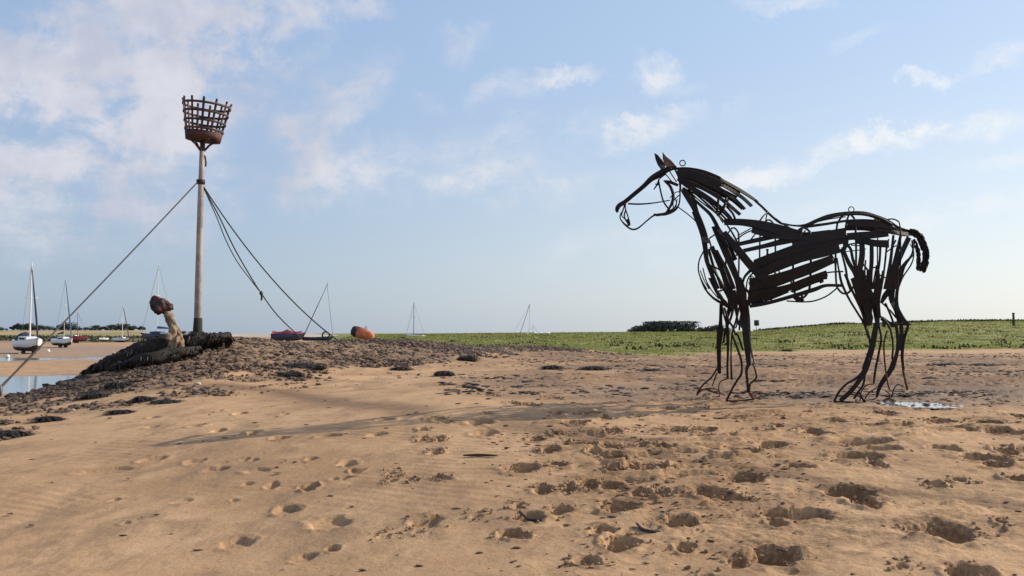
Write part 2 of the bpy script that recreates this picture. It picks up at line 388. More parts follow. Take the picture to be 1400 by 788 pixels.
reg(900, 500, 2.736, [(420,300,110,24,4,1.2),(300,320,120,18,3,1.1),(315,415,140,44,-2,.9),(190,475,140,32,-3,1.1),(265,490,90,30,10,.9),(720,480,180,36,4,1.3),(510,560,220,28,6,1.4),
 (80,590,130,70,16,1.6),(110,680,80,40,-6,.9),(430,720,190,74,16,1.6),(300,735,100,50,10,.8),(1075,625,190,72,10,1.5),(960,610,66,18),(780,522,100,36,0,.9),(750,345,160,26,5,1.2),
 (820,372,56,24,-6,1.1),(825,315,140,16,3,1.1),(770,290,210,18,4,.9),(1220,345,180,20,3,1.2),(1260,378,90,18,4,1.2),(1300,320,66,20,0,1.0),(1070,315,110,16,0,.7),(1030,447,80,20,0,1.0),
 (1135,430,44,14),(1340,430,80,26,0,1.3),(1275,590,50,12),(1160,778,150,56,8,1.5),(10,385,60,32,-10,1.2),(10,480,70,38,0,1.3),(180,790,60,16),(910,750,60,16,-6),(440,590,70,34,0,.6),
 (60,240,130,14,4),(165,238,90,14,3),(180,262,60,14,8),(260,265,70,18,6),(400,243,56,14),(560,245,90,16,8),(450,228,36,14),(520,375,100,24,0,.7),(1300,255,130,18,4,1.2),(1110,240,130,16,2,1.1),
 (1050,208,100,16,6,1.1),(1240,215,90,16,0,1.0),(850,180,80,14,6),(930,237,40,10),(820,225,110,12,4),(1340,190,70,16,0,.9),(680,215,70,12),(600,260,110,10,3,.8),(40,160,70,14),(150,160,60,14),(300,190,60,12)])
reg(680, 560, 5.833, [(720,40,120,30,0,1.1),(860,75,70,30,0,1),(650,115,140,34,10,1.1),(920,170,110,42,4,1.3),(480,190,60,34,-20,1.2),(300,230,90,28,-8),(400,335,120,34,8,1),(540,290,90,30,16),
 (640,270,90,44,0,.9),(760,290,120,24,0,.9),(1160,280,110,36,0,.9),(1320,290,150,32,0,1.0),(1210,450,220,60,2,.9),(1320,480,90,50,-8,1.3),(760,355,90,20),(470,40,90,20),(1120,60,120,24)])
for k in range(60):        # the same treading goes on between and beyond the prints picked out above
    X0 = random.uniform(-.4, 9.5); Y0 = random.uniform(9.0, 30); 
    if X0 / Y0 < .02: continue
    y0 = 394 + 0; zz = Hs(X0, Y0)
    ppy = HOR - (zz - 1.6) / Y0 * FPX; ppx = X0 / Y0 * FPX + 700
    L = random.uniform(.14, .34); pit(ppx, ppy, L / Y0 * FPX, L * random.uniform(.35, .7) * (ppy - HOR) / Y0, random.uniform(-10, 14), random.uniform(.35, .8))
jx, jy = fbm(GX / .13, GY / .13, 4, 5, .6) * .055, fbm(GX / .13, GY / .13, 4, 2, .6) * .05
rimn = np.clip(.5 + 1.6 * fbm(GX / .10, GY / .08, 3, 4), 0, 1.6)
pit_shade = np.zeros_like(GZ)
for (cx, cy, w_, h_, ang, deep, lit) in PITS:
    g0 = G(cx, cy)
    if g0.y > 34: continue
    deep = deep * (.5 + .5 * float(sst(600, 740, cx)))
    p_ = max(cy - HOR, 8)
    sx = max(w_ / FPX * g0.y / 2, .035) * 1.08; sy = min(max(h_ / p_ * g0.y / 2 * .8, .04), max(sx * 1.1, .11))
    a = R(-ang) * 1.5; reach = max(sx, sy) * 2.1
    rg = math.hypot(g0.x, g0.y); ra = math.atan2(g0.x, g0.y)
    i0, i1 = np.searchsorted(rr, rg - reach), np.searchsorted(rr, rg + reach); j0, j1 = np.searchsorted(th, ra - reach / rg), np.searchsorted(th, ra + reach / rg)
    S = (slice(i0, i1), slice(j0, j1))
    X = GX[S] - g0.x + jx[S]; Y = GY[S] - g0.y + jy[S]
    xr = X * math.cos(a) + Y * math.sin(a); yr = -X * math.sin(a) + Y * math.cos(a)
    q = np.sqrt((xr / sx) ** 2 + (yr / sy) ** 2)
    dep = min(.13, .95 * min(sx, sy) + .012) * deep
    prof = -dep * (1 - sst(.72, 1.0, q)) * (1 + .2 * (xr / sx)) + min(dep, .05) * .34 * rimn[S] * np.exp(-((q - 1.25) / .24) ** 2)
    pit_shade[S] = np.maximum(pit_shade[S], np.clip(deep, 0, 1.3) * (1 - sst(.9, 2.0, q)))  # mask for shade painted in and around each footprint
    cur = dz_[S]; dz_[S] = np.where(q < 1.02, np.minimum(cur * .4 + prof, cur + prof * .3), cur + prof)
# horse feet mounds, puddle hollow
FEET = []
def mound(px, py, hgt, rad):
    g0 = G(px, py); q = ((GX - g0.x) ** 2 + (GY - g0.y) ** 2) / rad ** 2
    return hgt * np.exp(-q)
PUD = G(1243, 553)
qp = ((GX - PUD.x) / .44) ** 2 + ((GY - PUD.y) / .46) ** 2 + .7 * fbm(GX / .25, GY / .35, 3, 6)
dz_ = dz_ * (.15 + .85 * sst(.9, 1.6, qp)); 
PZ = PUD.z - .004
lvl = GZ + dz_
basin = PZ - .03 + .055 * sst(.35, 1.25, qp)
lvl = np.where(qp < 1.35, (PZ - .03) * (1 - sst(.85, 1.3, qp)) + np.maximum(lvl, PZ + .006) * sst(.85, 1.3, qp), lvl)
dz_ = lvl - GZ
GZ = GZ + dz_

# ---- material zones
def world_poly(lst): return [(G(*q[:2]).x, G(*q[:2]).y) if len(q) == 2 else (at(q[0], 470, q[2]).x, q[2]) for q in lst]
SH = world_poly([(-160,0,24.5),(0,0,23),(120,0,23.5),(230,0,25.5),(330,0,28),(450,0,31),(600,0,37),(740,0,42),(800,0,41),(790,481),(700,483),(655,493),(600,496),(520,500),(430,510),(335,512),(300,516),
                 (255,526),(200,534),(100,543),(0,556),(-160,576)])
SH2 = world_poly([(-160,0,23),(120,0,22),(300,0,26),(450,523),(350,538),(235,556),(140,562),(60,586),(-10,603),(-160,625)])
def sdist(X, Y, poly):
    inside = np.zeros(X.shape, bool); dmin = np.full(X.shape, 1e9); n = len(poly)
    for i in range(n):
        x1, y1 = poly[i]; x2, y2 = poly[(i+1) % n]
        cond = ((y1 > Y) != (y2 > Y)) & (X < (x2 - x1) * (Y - y1) / ((y2 - y1) if y2 != y1 else 1e-9) + x1); inside ^= cond
        ex, ey = x2 - x1, y2 - y1; t = np.clip(((X - x1) * ex + (Y - y1) * ey) / (ex*ex + ey*ey), 0, 1)
        dmin = np.minimum(dmin, np.hypot(X - x1 - t * ex, Y - y1 - t * ey))
    return np.where(inside, dmin, -dmin)
sel = (GY > 9) & (GY < 50) & (GX > -22) & (GX < 8)
shg = np.zeros_like(GZ); shg2 = np.zeros_like(GZ)
s1 = sdist(GX[sel], GY[sel], SH) + 1.1 * fbm(GX[sel] / 1.2, GY[sel] / 1.2, 4, 3)
s2 = sdist(GX[sel], GY[sel], SH2) + 1.0 * fbm(GX[sel] / .9, GY[sel] / .9, 4, 5)
shg[sel] = sst(-.1, .5, s1)
shg2[sel] = sst(-.1, .6, s2) * sst(-.05, .25, fbm(GX[sel] / .9, GY[sel] / .6, 3, 1))
shing = np.maximum(shg, .75 * shg2)
GZ = GZ + shing * .05 * fbm(GX / .16, GY / .16, 3, 2) * (GY < 46)
MEDG_px = [430, 480, 560, 700, 775, 800, 850, 925, 1000, 1100, 1400, 1800]
MEDG_Y = [70, 50, 45, 42, 40.5, 39, 36.0, 37, 43, 50, 56, 58]
edgeY = np.interp(px_, MEDG_px, MEDG_Y, left=1e6)
marsh = np.where(GY > 0, sst(-3.0, 3.5, (GY - edgeY) + 7 * fbm(GX / 3, GY / 4, 4, 2)), 0) 
far_marsh = sst(255, 285, GY + 20 * fbm(GX / 20, GY / 20, 3, 2)) * (1 - sst(225, 330, px_)) * (GY > 0)
field = sst(420, 560, GY) * (1 - sst(190, 240, px_)) * (GY > 0)
wet = np.clip(1 - (GZ + 1.06) / .10, 0, 1) * (GY > 28)
damp = 1.2 * np.exp(-((qp - 1.1) / .5) ** 2) + np.exp(-(((GX - PUD.x - .3) / 1.5) ** 2 + ((GY - PUD.y - .25) / .85) ** 2)) + .8 * np.exp(-(((GX - 3.1) / 1.7) ** 2 + ((GY - 12.4) / .5) ** 2))
damp += .8 * (1 - sst(13.5, 17, GY)) * sst(11.9, 12.8, GY + .5 * fbm(GX, GY, 3, 1)) * sst(-1.5, 2.5, GX)
# dark curved drainage lines in the sand
def band(line, wid, amt):
    Q = crom([(G(*q).x, G(*q).y) for q in line], 4); out = np.zeros_like(GZ); s = (GY > 4) & (GY < 17) & (np.abs(GX) < 9)
    X = GX[s]; Y = GY[s] + .35 * fbm(GX[s] / 1.0, GY[s] / .7, 3, 4); dm = np.full(X.shape, 1e9)
    for a, b in zip(Q[:-1], Q[1:]):
        e = b - a; t = np.clip(((X - a[0]) * e[0] + (Y - a[1]) * e[1]) / (e @ e + 1e-9), 0, 1)
        dm = np.minimum(dm, np.hypot(X - a[0] - t * e[0], Y - a[1] - t * e[1]))
    out[s] = amt * np.exp(-(dm / wid) ** 2); return out
stain = band([(300,528),(380,536),(440,548),(520,557),(560,563)], .34, 1.0) + band([(700,578),(800,592),(900,610)], .26, .75) + \
        band([(900,622),(1000,635),(1100,655),(1200,668),(1300,682),(1420,698)], .15, .95)
litpatch = np.zeros_like(GZ)
s = (GY > 4) & (GY < 30)
shing_in = shing
pit_shade_mottle = pit_shade * sst(-.22, .12, fbm(GX / .16, GY / .12, 4, 6, .6)) + .55 * tr * sst(.02, .22, fbm(GX / .9, GY / .5, 5, 4, .62)) * (GY > 0)  # footprint shade painted as dark patches, plus brown mottling of trodden sand
muddy = sst(560, 760, px_ + 60 * fbm(GX / 1.2, GY, 3, 2)) * sst(11.2, 13.2, GY + .8 * fbm(GX / 1.3, GY / .8, 3, 4)) * (1 - sst(34, 44, GY)) * (.35 + .65 * sst(-.35, .05, fbm(GX / 1.6, GY / 2.2, 4, 7, .6)))
n_ = GZ.size; NR, NC = GZ.shape
V = np.stack([GX, GY, GZ], -1).reshape(-1, 3)
idx = np.arange(n_).reshape(NR, NC)
F = np.stack([idx[:-1, :-1], idx[:-1, 1:], idx[1:, 1:], idx[1:, :-1]], -1).reshape(-1, 4)[:, ::-1]
gme = npmesh('ground', V, F, True)
for nm, arr in (('shingle', shing_in), ('marsh', marsh), ('far_marsh', far_marsh), ('field', field), ('wet', wet), ('damp', np.clip(damp, 0, 1)), ('stain', np.clip(stain, 0, 1)), ('tread', tr * (GY > 0)), ('pit_shade_mottle', np.clip(pit_shade_mottle, 0, 1)), ('muddy', np.clip(muddy, 0, 1))):
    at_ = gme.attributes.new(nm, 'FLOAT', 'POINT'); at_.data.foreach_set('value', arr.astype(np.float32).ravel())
gm = bpy.data.materials.new('ground'); gm.use_nodes = True; t = NT(gm.node_tree); t.n.clear()
def attr(nm): n = t.node('ShaderNodeAttribute', attribute_name=nm); return n.outputs['Fac']
pos = t.node('ShaderNodeNewGeometry').outputs['Position']
pstr = t.vm('MULTIPLY', pos, (1, .55, 1))
big = t.noise(pos, .55, 5, .6); mid = t.noise(pos, 3.2, 5, .62); fine = t.noise(pos, 34, 4, .65); grit = t.noise(pos, 150, 3, .7)
S1, S2, S3 = (.545, .345, .190), (.43, .262, .14), (.66, .435, .25)
colr = t.mix(t.ss(big, .36, .62), S2, S1)
colr = t.mix(t.ss(mid, .52, .72, 0, .55), colr, S3)
colr = t.mix(t.ss(mid, .48, .30, 0, .5), colr, (.31, .195, .115))
colr = t.mix(t.ss(fine, .56, .74, 0, .42), colr, (.22, .135, .08))
colr = t.mix(t.ss(grit, .60, .76, 0, .5), colr, (.17, .11, .075))
# dark crumbs in the trodden part
vor = t.noise(t.vm('MULTIPLY', pos, (1, 1.9, 1)), 15, 5, .68)
colr = t.mix(t.m('MULTIPLY', t.ss(vor, .57, .66), t.m('MULTIPLY', attr('tread'), .62)), colr, (.13, .068, .040))
colr = t.mix(t.m('MULTIPLY', attr('pit_shade_mottle'), t.ss(t.noise(pos, 28, 4, .65), .36, .60, .25, .85)), colr, (.215, .125, .068))  # darkens sand colour for pit shade, along with the trodden mottling
colr = t.mix(t.m('MULTIPLY', attr('muddy'), t.ss(t.noise(t.vm('MULTIPLY', pos, (1, .6, 1)), 5, 5, .65), .34, .60, .68, 1.0)), colr, (.205, .130, .083))
# sand where the wind has left a darker film
film = t.ss(t.noise(pstr, 1.7, 8, .75), .47, .64, 0, .70)
colr = t.mix(t.m('MULTIPLY', film, t.m('SUBTRACT', 1.0, attr('tread'))), colr, (.27, .175, .105))
colr = t.mix(t.m('MULTIPLY', attr('stain'), t.ss(mid, .25, .6, .5, .95)), colr, (.20, .125, .072))
colr = t.mix(t.m('MULTIPLY', attr('damp'), .62), colr, (.21, .145, .10))
peb = t.node('ShaderNodeTexVoronoi'); t.put(peb.inputs['Vector'], pos); peb.inputs['Scale'].default_value = 14
pc = t.mix(t.ss(t.sep(peb.outputs['Color'])[0], .2, .8), (.10, .066, .044), (.28, .185, .115))
colr = t.mix(t.m('MULTIPLY', attr('shingle'), .9), colr, pc)
gr = t.mix(t.ss(t.noise(t.vm('MULTIPLY', pos, (1, .4, 1)), .16, 5, .6), .38, .62), (.19, .205, .055), (.27, .24, .085))
gr = t.mix(t.ss(t.noise(pos, 1.2, 4, .6), .50, .7, 0, .5), gr, (.11, .145, .035))
gr = t.mix(t.ss(t.noise(t.vm('MULTIPLY', pos, (.5, .25, 1)), .22, 4, .6), .54, .66, 0, .6), gr, (.20, .155, .075))
colr = t.mix(attr('marsh'), colr, gr)
fm = t.mix(t.ss(t.noise(t.vm('MULTIPLY', pos, (1, .25, 1)), .05, 5, .6), .42, .6), (.10, .11, .055), (.24, .17, .10))
colr = t.mix(attr('far_marsh'), colr, fm)
colr = t.mix(attr('field'), colr, t.mix(t.ss(t.noise(t.vm('MULTIPLY', pos, (1, .2, 1)), .012, 3, .5), .42, .58), (.42, .29, .16), (.26, .25, .10)))
colr = t.mix(t.m('MULTIPLY', attr('wet'), .6), colr, (.20, .14, .10))
p = t.node('ShaderNodeBsdfPrincipled'); t.put(p.inputs['Base Color'], colr)
t.put(p.inputs['Roughness'], t.m('SUBTRACT', .92, t.m('ADD', t.m('MULTIPLY', attr('wet'), .5), t.m('MULTIPLY', attr('damp'), .22))))
p.inputs['Specular IOR Level'].default_value = .25
bmp = t.node('ShaderNodeBump'); bmp.inputs['Strength'].default_value = .9; bmp.inputs['Distance'].default_value = .012
hh = t.m('ADD', t.m('ADD', t.m('MULTIPLY', t.noise(pos, 22, 6, .68), .9), t.m('MULTIPLY', grit, .25)), t.m('MULTIPLY', t.m('MULTIPLY', t.noise(t.vm('MULTIPLY', pos, (1, 1.8, 1)), 12, 5, .7), 1.6), t.ss(attr('tread'), 0, 1, .15, 1)))
t.put(bmp.inputs['Height'], hh); t.l.new(bmp.outputs[0], p.inputs['Normal'])
o_ = t.node('ShaderNodeOutputMaterial'); t.l.new(p.outputs[0], o_.inputs[0])
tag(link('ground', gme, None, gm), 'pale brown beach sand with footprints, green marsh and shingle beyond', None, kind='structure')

# water
def water_mat(name, tint=(.16, .19, .22), bs=.12, sc=3):
    m_ = bpy.data.materials.new(name); m_.use_nodes = True; t = NT(m_.node_tree); t.n.clear()
    p = t.node('ShaderNodeBsdfPrincipled'); p.inputs['Base Color'].default_value = (*tint, 1); p.inputs['Roughness'].default_value = .08
    p.inputs['IOR'].default_value = 1.33; p.inputs['Specular IOR Level'].default_value = .8
    b = t.node('ShaderNodeBump'); b.inputs['Strength'].default_value = bs; b.inputs['Distance'].default_value = .03
    pos = t.node('ShaderNodeNewGeometry').outputs['Position']
    t.put(b.inputs['Height'], t.noise(pos, sc, 3, .5)); t.l.new(b.outputs[0], p.inputs['Normal'])
    o = t.node('ShaderNodeOutputMaterial'); t.l.new(p.outputs[0], o.inputs[0]); return m_
def water_sheet(name, cx, cy, rx, ry, z, m_, label, n=48):
    V = [(cx, cy, z)] + [(cx + rx * math.cos(2*math.pi*k/n), cy + ry * math.sin(2*math.pi*k/n), z) for k in range(n)]
    tag(link(name, pymesh(name, V, [(0, k + 1, (k + 1) % n + 1) for k in range(n)], False), None, m_), label, kind='structure')
wm = water_mat('estuary_water')
water_sheet('creek_water', -26, 49, 20, 11, -1.085, wm, 'shallow blue grey creek water behind the shingle bank')
water_sheet('creek_water', -58, 91, 26, 14, -1.085, wm, 'thin pool of tidal water beside the moored yachts')
water_sheet('puddle', PUD.x, PUD.y, .62, .62, PZ, water_mat('puddle_water', (.2, .2, .2), .05, 9), 'bright puddle on the sand by the hind hooves')

# ------------------------------------------------------------------ shingle stones (uncountable)
ico_v = []; ph = (1 + 5 ** .5) / 2
for s_ in (-1, 1):
    for q in (-ph, ph): ico_v += [(0, s_, q), (s_, q, 0), (q, 0, s_)]
ico_v = np.array(ico_v, float) / math.hypot(1, ph)
bm = bmesh.new(); [bm.verts.new(v) for v in ico_v]; bmesh.ops.convex_hull(bm, input=bm.verts); bm.verts.index_update()
ico_f = np.array([[v.index for v in f.verts] for f in bm.faces]); ico_v = np.array([v.co[:] for v in bm.verts]); bm.free()
def scatter(name, XY, size, mat_, label, flat=.55, jit=.28, sink=.2, elong=1.0, zoff=None, seed=1):
    g_ = np.random.default_rng(seed); n = len(XY); Z = H(XY[:, 0], XY[:, 1])
    v = ico_v[None] * (1 + jit * (g_.random((n, 12, 1)) * 2 - 1)) 
    sc = size[:, None] * np.stack([(.7 + .6 * g_.random(n)) * elong, .7 + .5 * g_.random(n), flat * (.7 + .6 * g_.random(n))], -1)
    v = v * sc[:, None, :]
    a = g_.random(n) * 6.283 if elong == 1.0 else g_.normal(0, .45, n); ca, sa = np.cos(a)[:, None], np.sin(a)[:, None]
    x = v[..., 0] * ca - v[..., 1] * sa; y = v[..., 0] * sa + v[..., 1] * ca
    tl = (g_.random((n, 1)) - .5) * .7; zz = v[..., 2] + x * tl * (.6 if elong == 1.0 else .1)
    Zo = Z + (zoff if zoff is not None else 0)
    V = np.stack([x + XY[:, 0:1], y + XY[:, 1:2], zz + (Zo + size * flat * (1 - 2 * sink) * .5)[:, None]], -1).reshape(-1, 3)
    F = (ico_f[None] + 12 * np.arange(n)[:, None, None]).reshape(-1, 3)
    o = link(name, npmesh(name, V, F, False), None, mat_); tag(o, label, None, kind='stuff'); return o
def stone_mat(name, cols):
    m_ = bpy.data.materials.new(name); m_.use_nodes = True; t = NT(m_.node_tree); t.n.clear()
    g = t.node('ShaderNodeNewGeometry'); rnd = g.outputs['Random Per Island']
    cr = t.node('ShaderNodeValToRGB'); cr.color_ramp.interpolation = 'CONSTANT'
    e = cr.color_ramp.elements
    for i, c_ in enumerate(cols):
        el = e[i] if i < 2 else e.new(0)
        el.position = i / len(cols); el.color = (*c_, 1)
    t.put(cr.inputs[0], rnd)
    colr = t.mix(t.ss(t.noise(g.outputs['Position'], 30, 3, .6), .35, .7, 0, .25), cr.outputs[0], (.05, .04, .03))
    p = t.node('ShaderNodeBsdfPrincipled'); t.put(p.inputs['Base Color'], colr); p.inputs['Roughness'].default_value = .7
    o = t.node('ShaderNodeOutputMaterial'); t.l.new(p.outputs[0], o.inputs[0]); return m_
STM = stone_mat('shingle_stones', [(.085,.052,.034),(.27,.18,.11),(.14,.085,.053),(.40,.29,.19),(.20,.125,.075),(.045,.030,.024),(.31,.19,.11),(.52,.42,.31),(.12,.08,.055),(.22,.125,.07)])
def sample(n, poly, cond):
    P = np.array(poly); lo, hi = P.min(0), P.max(0); g_ = np.random.default_rng(n)
    XY = lo + (hi - lo) * g_.random((n, 2)); d_ = sdist(XY[:, 0], XY[:, 1], poly); return XY[cond(XY, d_)], g_
XY, g_ = sample(60000, SH, lambda q, d_: (d_ + 1.1 * fbm(q[:, 0] / 1.2, q[:, 1] / 1.2, 4, 3)) > .05)
XY = XY[:30000]; print('stones', len(XY))
scatter('shingle', XY, .017 + .055 * np.random.default_rng(3).random(len(XY)) ** 3, STM, 'bank of small dark brown stones and pebbles', seed=4)
XY, g_ = sample(14000, SH2, lambda q, d_: ((d_ + 1.0 * fbm(q[:, 0] / .9, q[:, 1] / .9, 4, 5)) > 0) & (fbm(q[:, 0] / .9, q[:, 1] / .6, 3, 1) > .04))
scatter('shingle', XY, .02 + .05 * np.random.default_rng(5).random(len(XY)) ** 2.5, STM, 'loose stones strewn over the sand at the foot of the bank', seed=6)
XY, g_ = sample(800, world_poly([(-160,0,23.5),(0,0,21.5),(100,0,21.5),(200,0,23),(280,488),(200,520),(100,541),(0,556),(-160,576)]), lambda q, d_: (d_ > 0) & (fbm(q[:, 0] / .8, q[:, 1] / .5, 3, 7) > .05))
_g = np.random.default_rng(77); q1, _ = sample(26000, [(-22, 12), (9, 12), (9, 44), (-22, 44)], lambda q, d_: sdist(q[:, 0], q[:, 1], SH) + .9 * fbm(q[:, 0] / .8, q[:, 1] / .8, 4, 6) > -2.6 * np.random.default_rng(78).random(len(q)) ** .55 + .0)
q1 = q1[sdist(q1[:, 0], q1[:, 1], SH) < .3]; q1 = q1[_g.random(len(q1)) < .5]
scatter('shingle', q1, .012 + .04 * _g.random(len(q1)) ** 3, STM, 'thinning pebbles where the bank blends into the sand', seed=23)
M['bank_rock'] = stone_mat('bank_rocks', [(.035,.024,.017),(.07,.042,.026),(.022,.016,.012),(.12,.07,.04),(.05,.034,.022)])
scatter('weedy_stones', XY, .04 + .11 * np.random.default_rng(8).random(len(XY)) ** 2, M['bank_rock'], 'larger dark weedy stones along the left end of the bank', jit=.4, seed=17)
# seaweed scraps over the trodden sand
g_ = np.random.default_rng(11); n = 11000
Yq = np.exp(np.log(5.2) + g_.random(n) * (math.log(42) - math.log(5.2))); uq = -.12 + g_.random(n) * .85; Xq = uq * Yq
keep = (sst(600, 880, uq * FPX + 700) * (.10 + .9 * sst(0, .2, fbm(Xq / 1.1, Yq / .7, 3, 6) )) > g_.random(n) * .9)
keep &= (Yq > 9) | (g_.random(n) < .55); XY = np.stack([Xq, Yq], -1)[keep]; sz = .004 + .018 * g_.random(len(XY)) ** 3 * np.clip((XY[:, 1] - 4) / 6, .45, 1) + .0008 * XY[:, 1]
scatter('seaweed_scraps', XY, sz, M['scrap'], 'dark scraps of dried seaweed scattered over the trodden sand', flat=.35, jit=.5, elong=1.7, seed=9, zoff=.004)
g_ = np.random.default_rng(41); n = 9000; Yq = 12.6 + 26 * g_.random(n) ** 1.3; uq = u_of(600) + (u_of(1600) - u_of(600)) * g_.random(n); Xq = uq * Yq
keep = fbm(Xq / 1.5, Yq / 1.1, 4, 2, .6) + .25 * (g_.random(n) - .5) > .07
XY = np.stack([Xq, Yq], -1)[keep]
scatter('seaweed_scraps', XY, .010 + .042 * g_.random(len(XY)) ** 2.6, M['weed'], 'dark seaweed debris on the muddy flat behind and beside the horse', flat=.32, jit=.5, elong=1.9, seed=19, zoff=.006)
CR = []
for (cx, cy, w_, h_, ang, deep, lit) in PITS:
    g0 = G(cx, cy)
    if g0.y > 20 or deep < .75 or g0.x < -1.2: continue
    k = int(8 + 16 * deep); a = g_.random(k) * 6.283; q = 1.05 + 1.3 * g_.random(k) ** 1.6; rx = max(w_ / FPX * g0.y / 2, .06); ry = max(.07, rx * .7)
    CR.append(np.stack([g0.x + np.cos(a) * q * rx, g0.y + np.sin(a) * q * ry], -1))
CR = np.concatenate(CR); print('crumbs', len(CR))
M['crumb'] = mat('wet_sand_crumb', (.34, .21, .12), .9, 0, col2=(.22, .13, .075), scale=5)
scatter('sand_crumbs', CR, .004 + .015 * g_.random(len(CR)) ** 2.2, M['crumb'], 'crumbs of damp sand kicked up around the footprints', flat=.7, jit=.4, seed=15, zoff=.008)
g_ = np.random.default_rng(12); XY = np.stack([-9 + 10 * g_.random(420), 5.5 + 11 * g_.random(420)], -1)
scatter('seaweed_scraps', XY, .006 + .014 * g_.random(420) ** 2, M['scrap'], 'tiny dark scraps on the smooth sand to the left', flat=.3, elong=2.0, seed=10, zoff=.003)

# ------------------------------------------------------------------ marsh grass and dune scrub (stuff)
def tufts(name, XY, hgt, wid, mat_, label, blades=5, seed=1, spread=.5):
    g_ = np.random.default_rng(seed); n = len(XY); Z = H(XY[:, 0], XY[:, 1]); N = n * blades
    base = np.repeat(np.stack([XY[:, 0], XY[:, 1], Z - .03], -1), blades, 0); hh = np.repeat(hgt, blades) * (.5 + .8 * g_.random(N)); ww = np.repeat(wid, blades)
    base[:, 0] += g_.normal(0, 1, N) * ww * spread * 3; base[:, 1] += g_.normal(0, 1, N) * ww * spread * 3
    an = g_.random(N) * 6.283; dxy = np.stack([np.cos(an), np.sin(an), np.zeros(N)], -1) * (ww * .5)[:, None]
    lean = np.stack([g_.normal(0, .35, N), g_.normal(0, .35, N), np.ones(N)], -1) * hh[:, None]
    V = np.stack([base - dxy, base + dxy, base + lean * .6 + dxy * .9, base + lean], 1).reshape(-1, 3)
    k = 4 * np.arange(N)[:, None]; F = np.concatenate([k + np.array([[0, 1, 2]]), k + np.array([[0, 2, 3]])])
    tag(link(name, npmesh(name, V, F, False), None, mat_), label, kind='stuff')
g_ = np.random.default_rng(21); n = 26000
uq = u_of(440) + (u_of(1560) - u_of(440)) * g_.random(n); Yq = 36 + 170 * g_.random(n) ** 1.6
eY = np.interp(uq * FPX + 700, MEDG_px, MEDG_Y); keep = (Yq - eY + 7 * fbm(uq * Yq / 3, Yq / 4, 4, 2)) > g_.random(n) * 5
XY = np.stack([uq * Yq, Yq], -1)[keep]
tufts('marsh_grass', XY, .015 + .03 * g_.random(len(XY)) + .0011 * XY[:, 1], .03 + .0010 * XY[:, 1], M['grass'], 'short green saltmarsh grass and samphire across the flat marsh', 4, 3)
n = 5200; uq = u_of(1040) + (u_of(1600) - u_of(1040)) * g_.random(n); Yq = 186 + 26 * g_.random(n)
keep = fbm(uq * Yq / 7, Yq / 5, 3, 1) + .12 * sst(1040, 1150, uq * FPX + 700) > .03
XY = np.stack([uq * Yq, Yq], -1)[keep]
tufts('dune_scrub', XY, .15 + .38 * g_.random(len(XY)) ** 1.5, .35 + 0 * XY[:, 0], M['scrub'], 'low dark scrub along the top of the grassy dune', 7, 5, .9)
n = 260; uq = u_of(540) + (u_of(1500) - u_of(540)) * g_.random(n); Yq = 52 + 110 * g_.random(n)
XY = np.stack([uq * Yq, Yq], -1); 
tufts('marsh_clumps', XY, .10 + .18 * g_.random(n), .10 + .16 * g_.random(n), M['scrub'], 'scattered darker plant clumps in the green marsh', 14, 6, .8)
n = 3000; g2 = np.random.default_rng(31); Xq = -290 + 270 * g2.random(n); Yq = 262 + 120 * g2.random(n); keep = Xq / Yq < u_of(225) + .04 * g2.random(n)
keep &= fbm(Xq / 14, Yq / 14, 3, 2) > -.05
XY = np.stack([Xq, Yq], -1)[keep]
tufts('saltmarsh_plants', XY, .5 + .7 * g2.random(len(XY)), .8 + 0 * XY[:, 0], M['scrub'], 'brown green saltmarsh plants on the far side of the creek', 5, 8, .9)

# ------------------------------------------------------------------ seaweed clumps and single rocks
def weed_clump(name, px, py, wpx, hpx, label, group=None, rocky=.6, cat='seaweed', flat=False):
    g0 = G(px, py); s = g0.y / FPX; W = wpx * s; Hh = hpx * s; root = empty(name, (g0.x, g0.y, g0.z)); r_ = random.Random(int(px * 7 + py))
    D = min(W * .7, .5)
    bm = bmesh.new(); bmesh.ops.create_icosphere(bm, subdivisions=3, radius=1)
    for v in bm.verts:
        q = 1 + .55 * (float(fbm(np.array([v.co.x * 2.3 + px]), np.array([v.co.y * 2.3 + v.co.z * 1.7 + py]), 3, 2)[0]))
        v.co = Vector((v.co.x * W * .5 * q, v.co.y * D * .5 * q, v.co.z * Hh * .72 * q + Hh * .05))
    me = bpy.data.meshes.new('rock'); bm.to_mesh(me); bm.free(); link('rock', me, root, M['rock'])
    V = []; F = []
    for k in range(150 if not flat else 110):
        a = r_.uniform(0, 6.28); q = math.sqrt(r_.random()) * .98
        x, y = math.cos(a) * q * W * .55, math.sin(a) * q * D * .55
        z = Hh * .72 * math.sqrt(max(0, 1 - q * q)) * .95 + .01
        dirv = Vector((math.cos(a + r_.uniform(-.8, .8)), math.sin(a + r_.uniform(-.8, .8)), r_.uniform(-.5, .35)))
        L = r_.uniform(.06, .16) * (1 + W * .4); wd = r_.uniform(.008, .022); sd = dirv.cross(Vector((0, 0, 1))).normalized() * wd
        P0 = Vector((x, y, z)); b = len(V)
        for i in range(4):
            f = i / 3; c_ = P0 + dirv * L * f + Vector((0, 0, -.06 * f * f - r_.uniform(0, .01) + .02)); c_.z = max(c_.z, .006)
            V += [c_ - sd * (1 - .6 * f), c_ + sd * (1 - .6 * f)]
        for i in range(3): F.append((b + 2*i, b + 2*i + 1, b + 2*i + 3, b + 2*i + 2))
    w_ = part('fronds', (V, F), M['weed'], root); w_['kind'] = 'stuff'
    tag(root, label, cat, group); return root
GW = 'seaweed covered rocks on the sand'
weed_clump('weedy_rock', 607, 515, 24, 9, 'small black weedy rock alone on pale sand just below the shingle', GW)
weed_clump('weedy_rock', 641, 494, 26, 10, 'rounded dark weed mound at the right end of the shingle bank', GW)
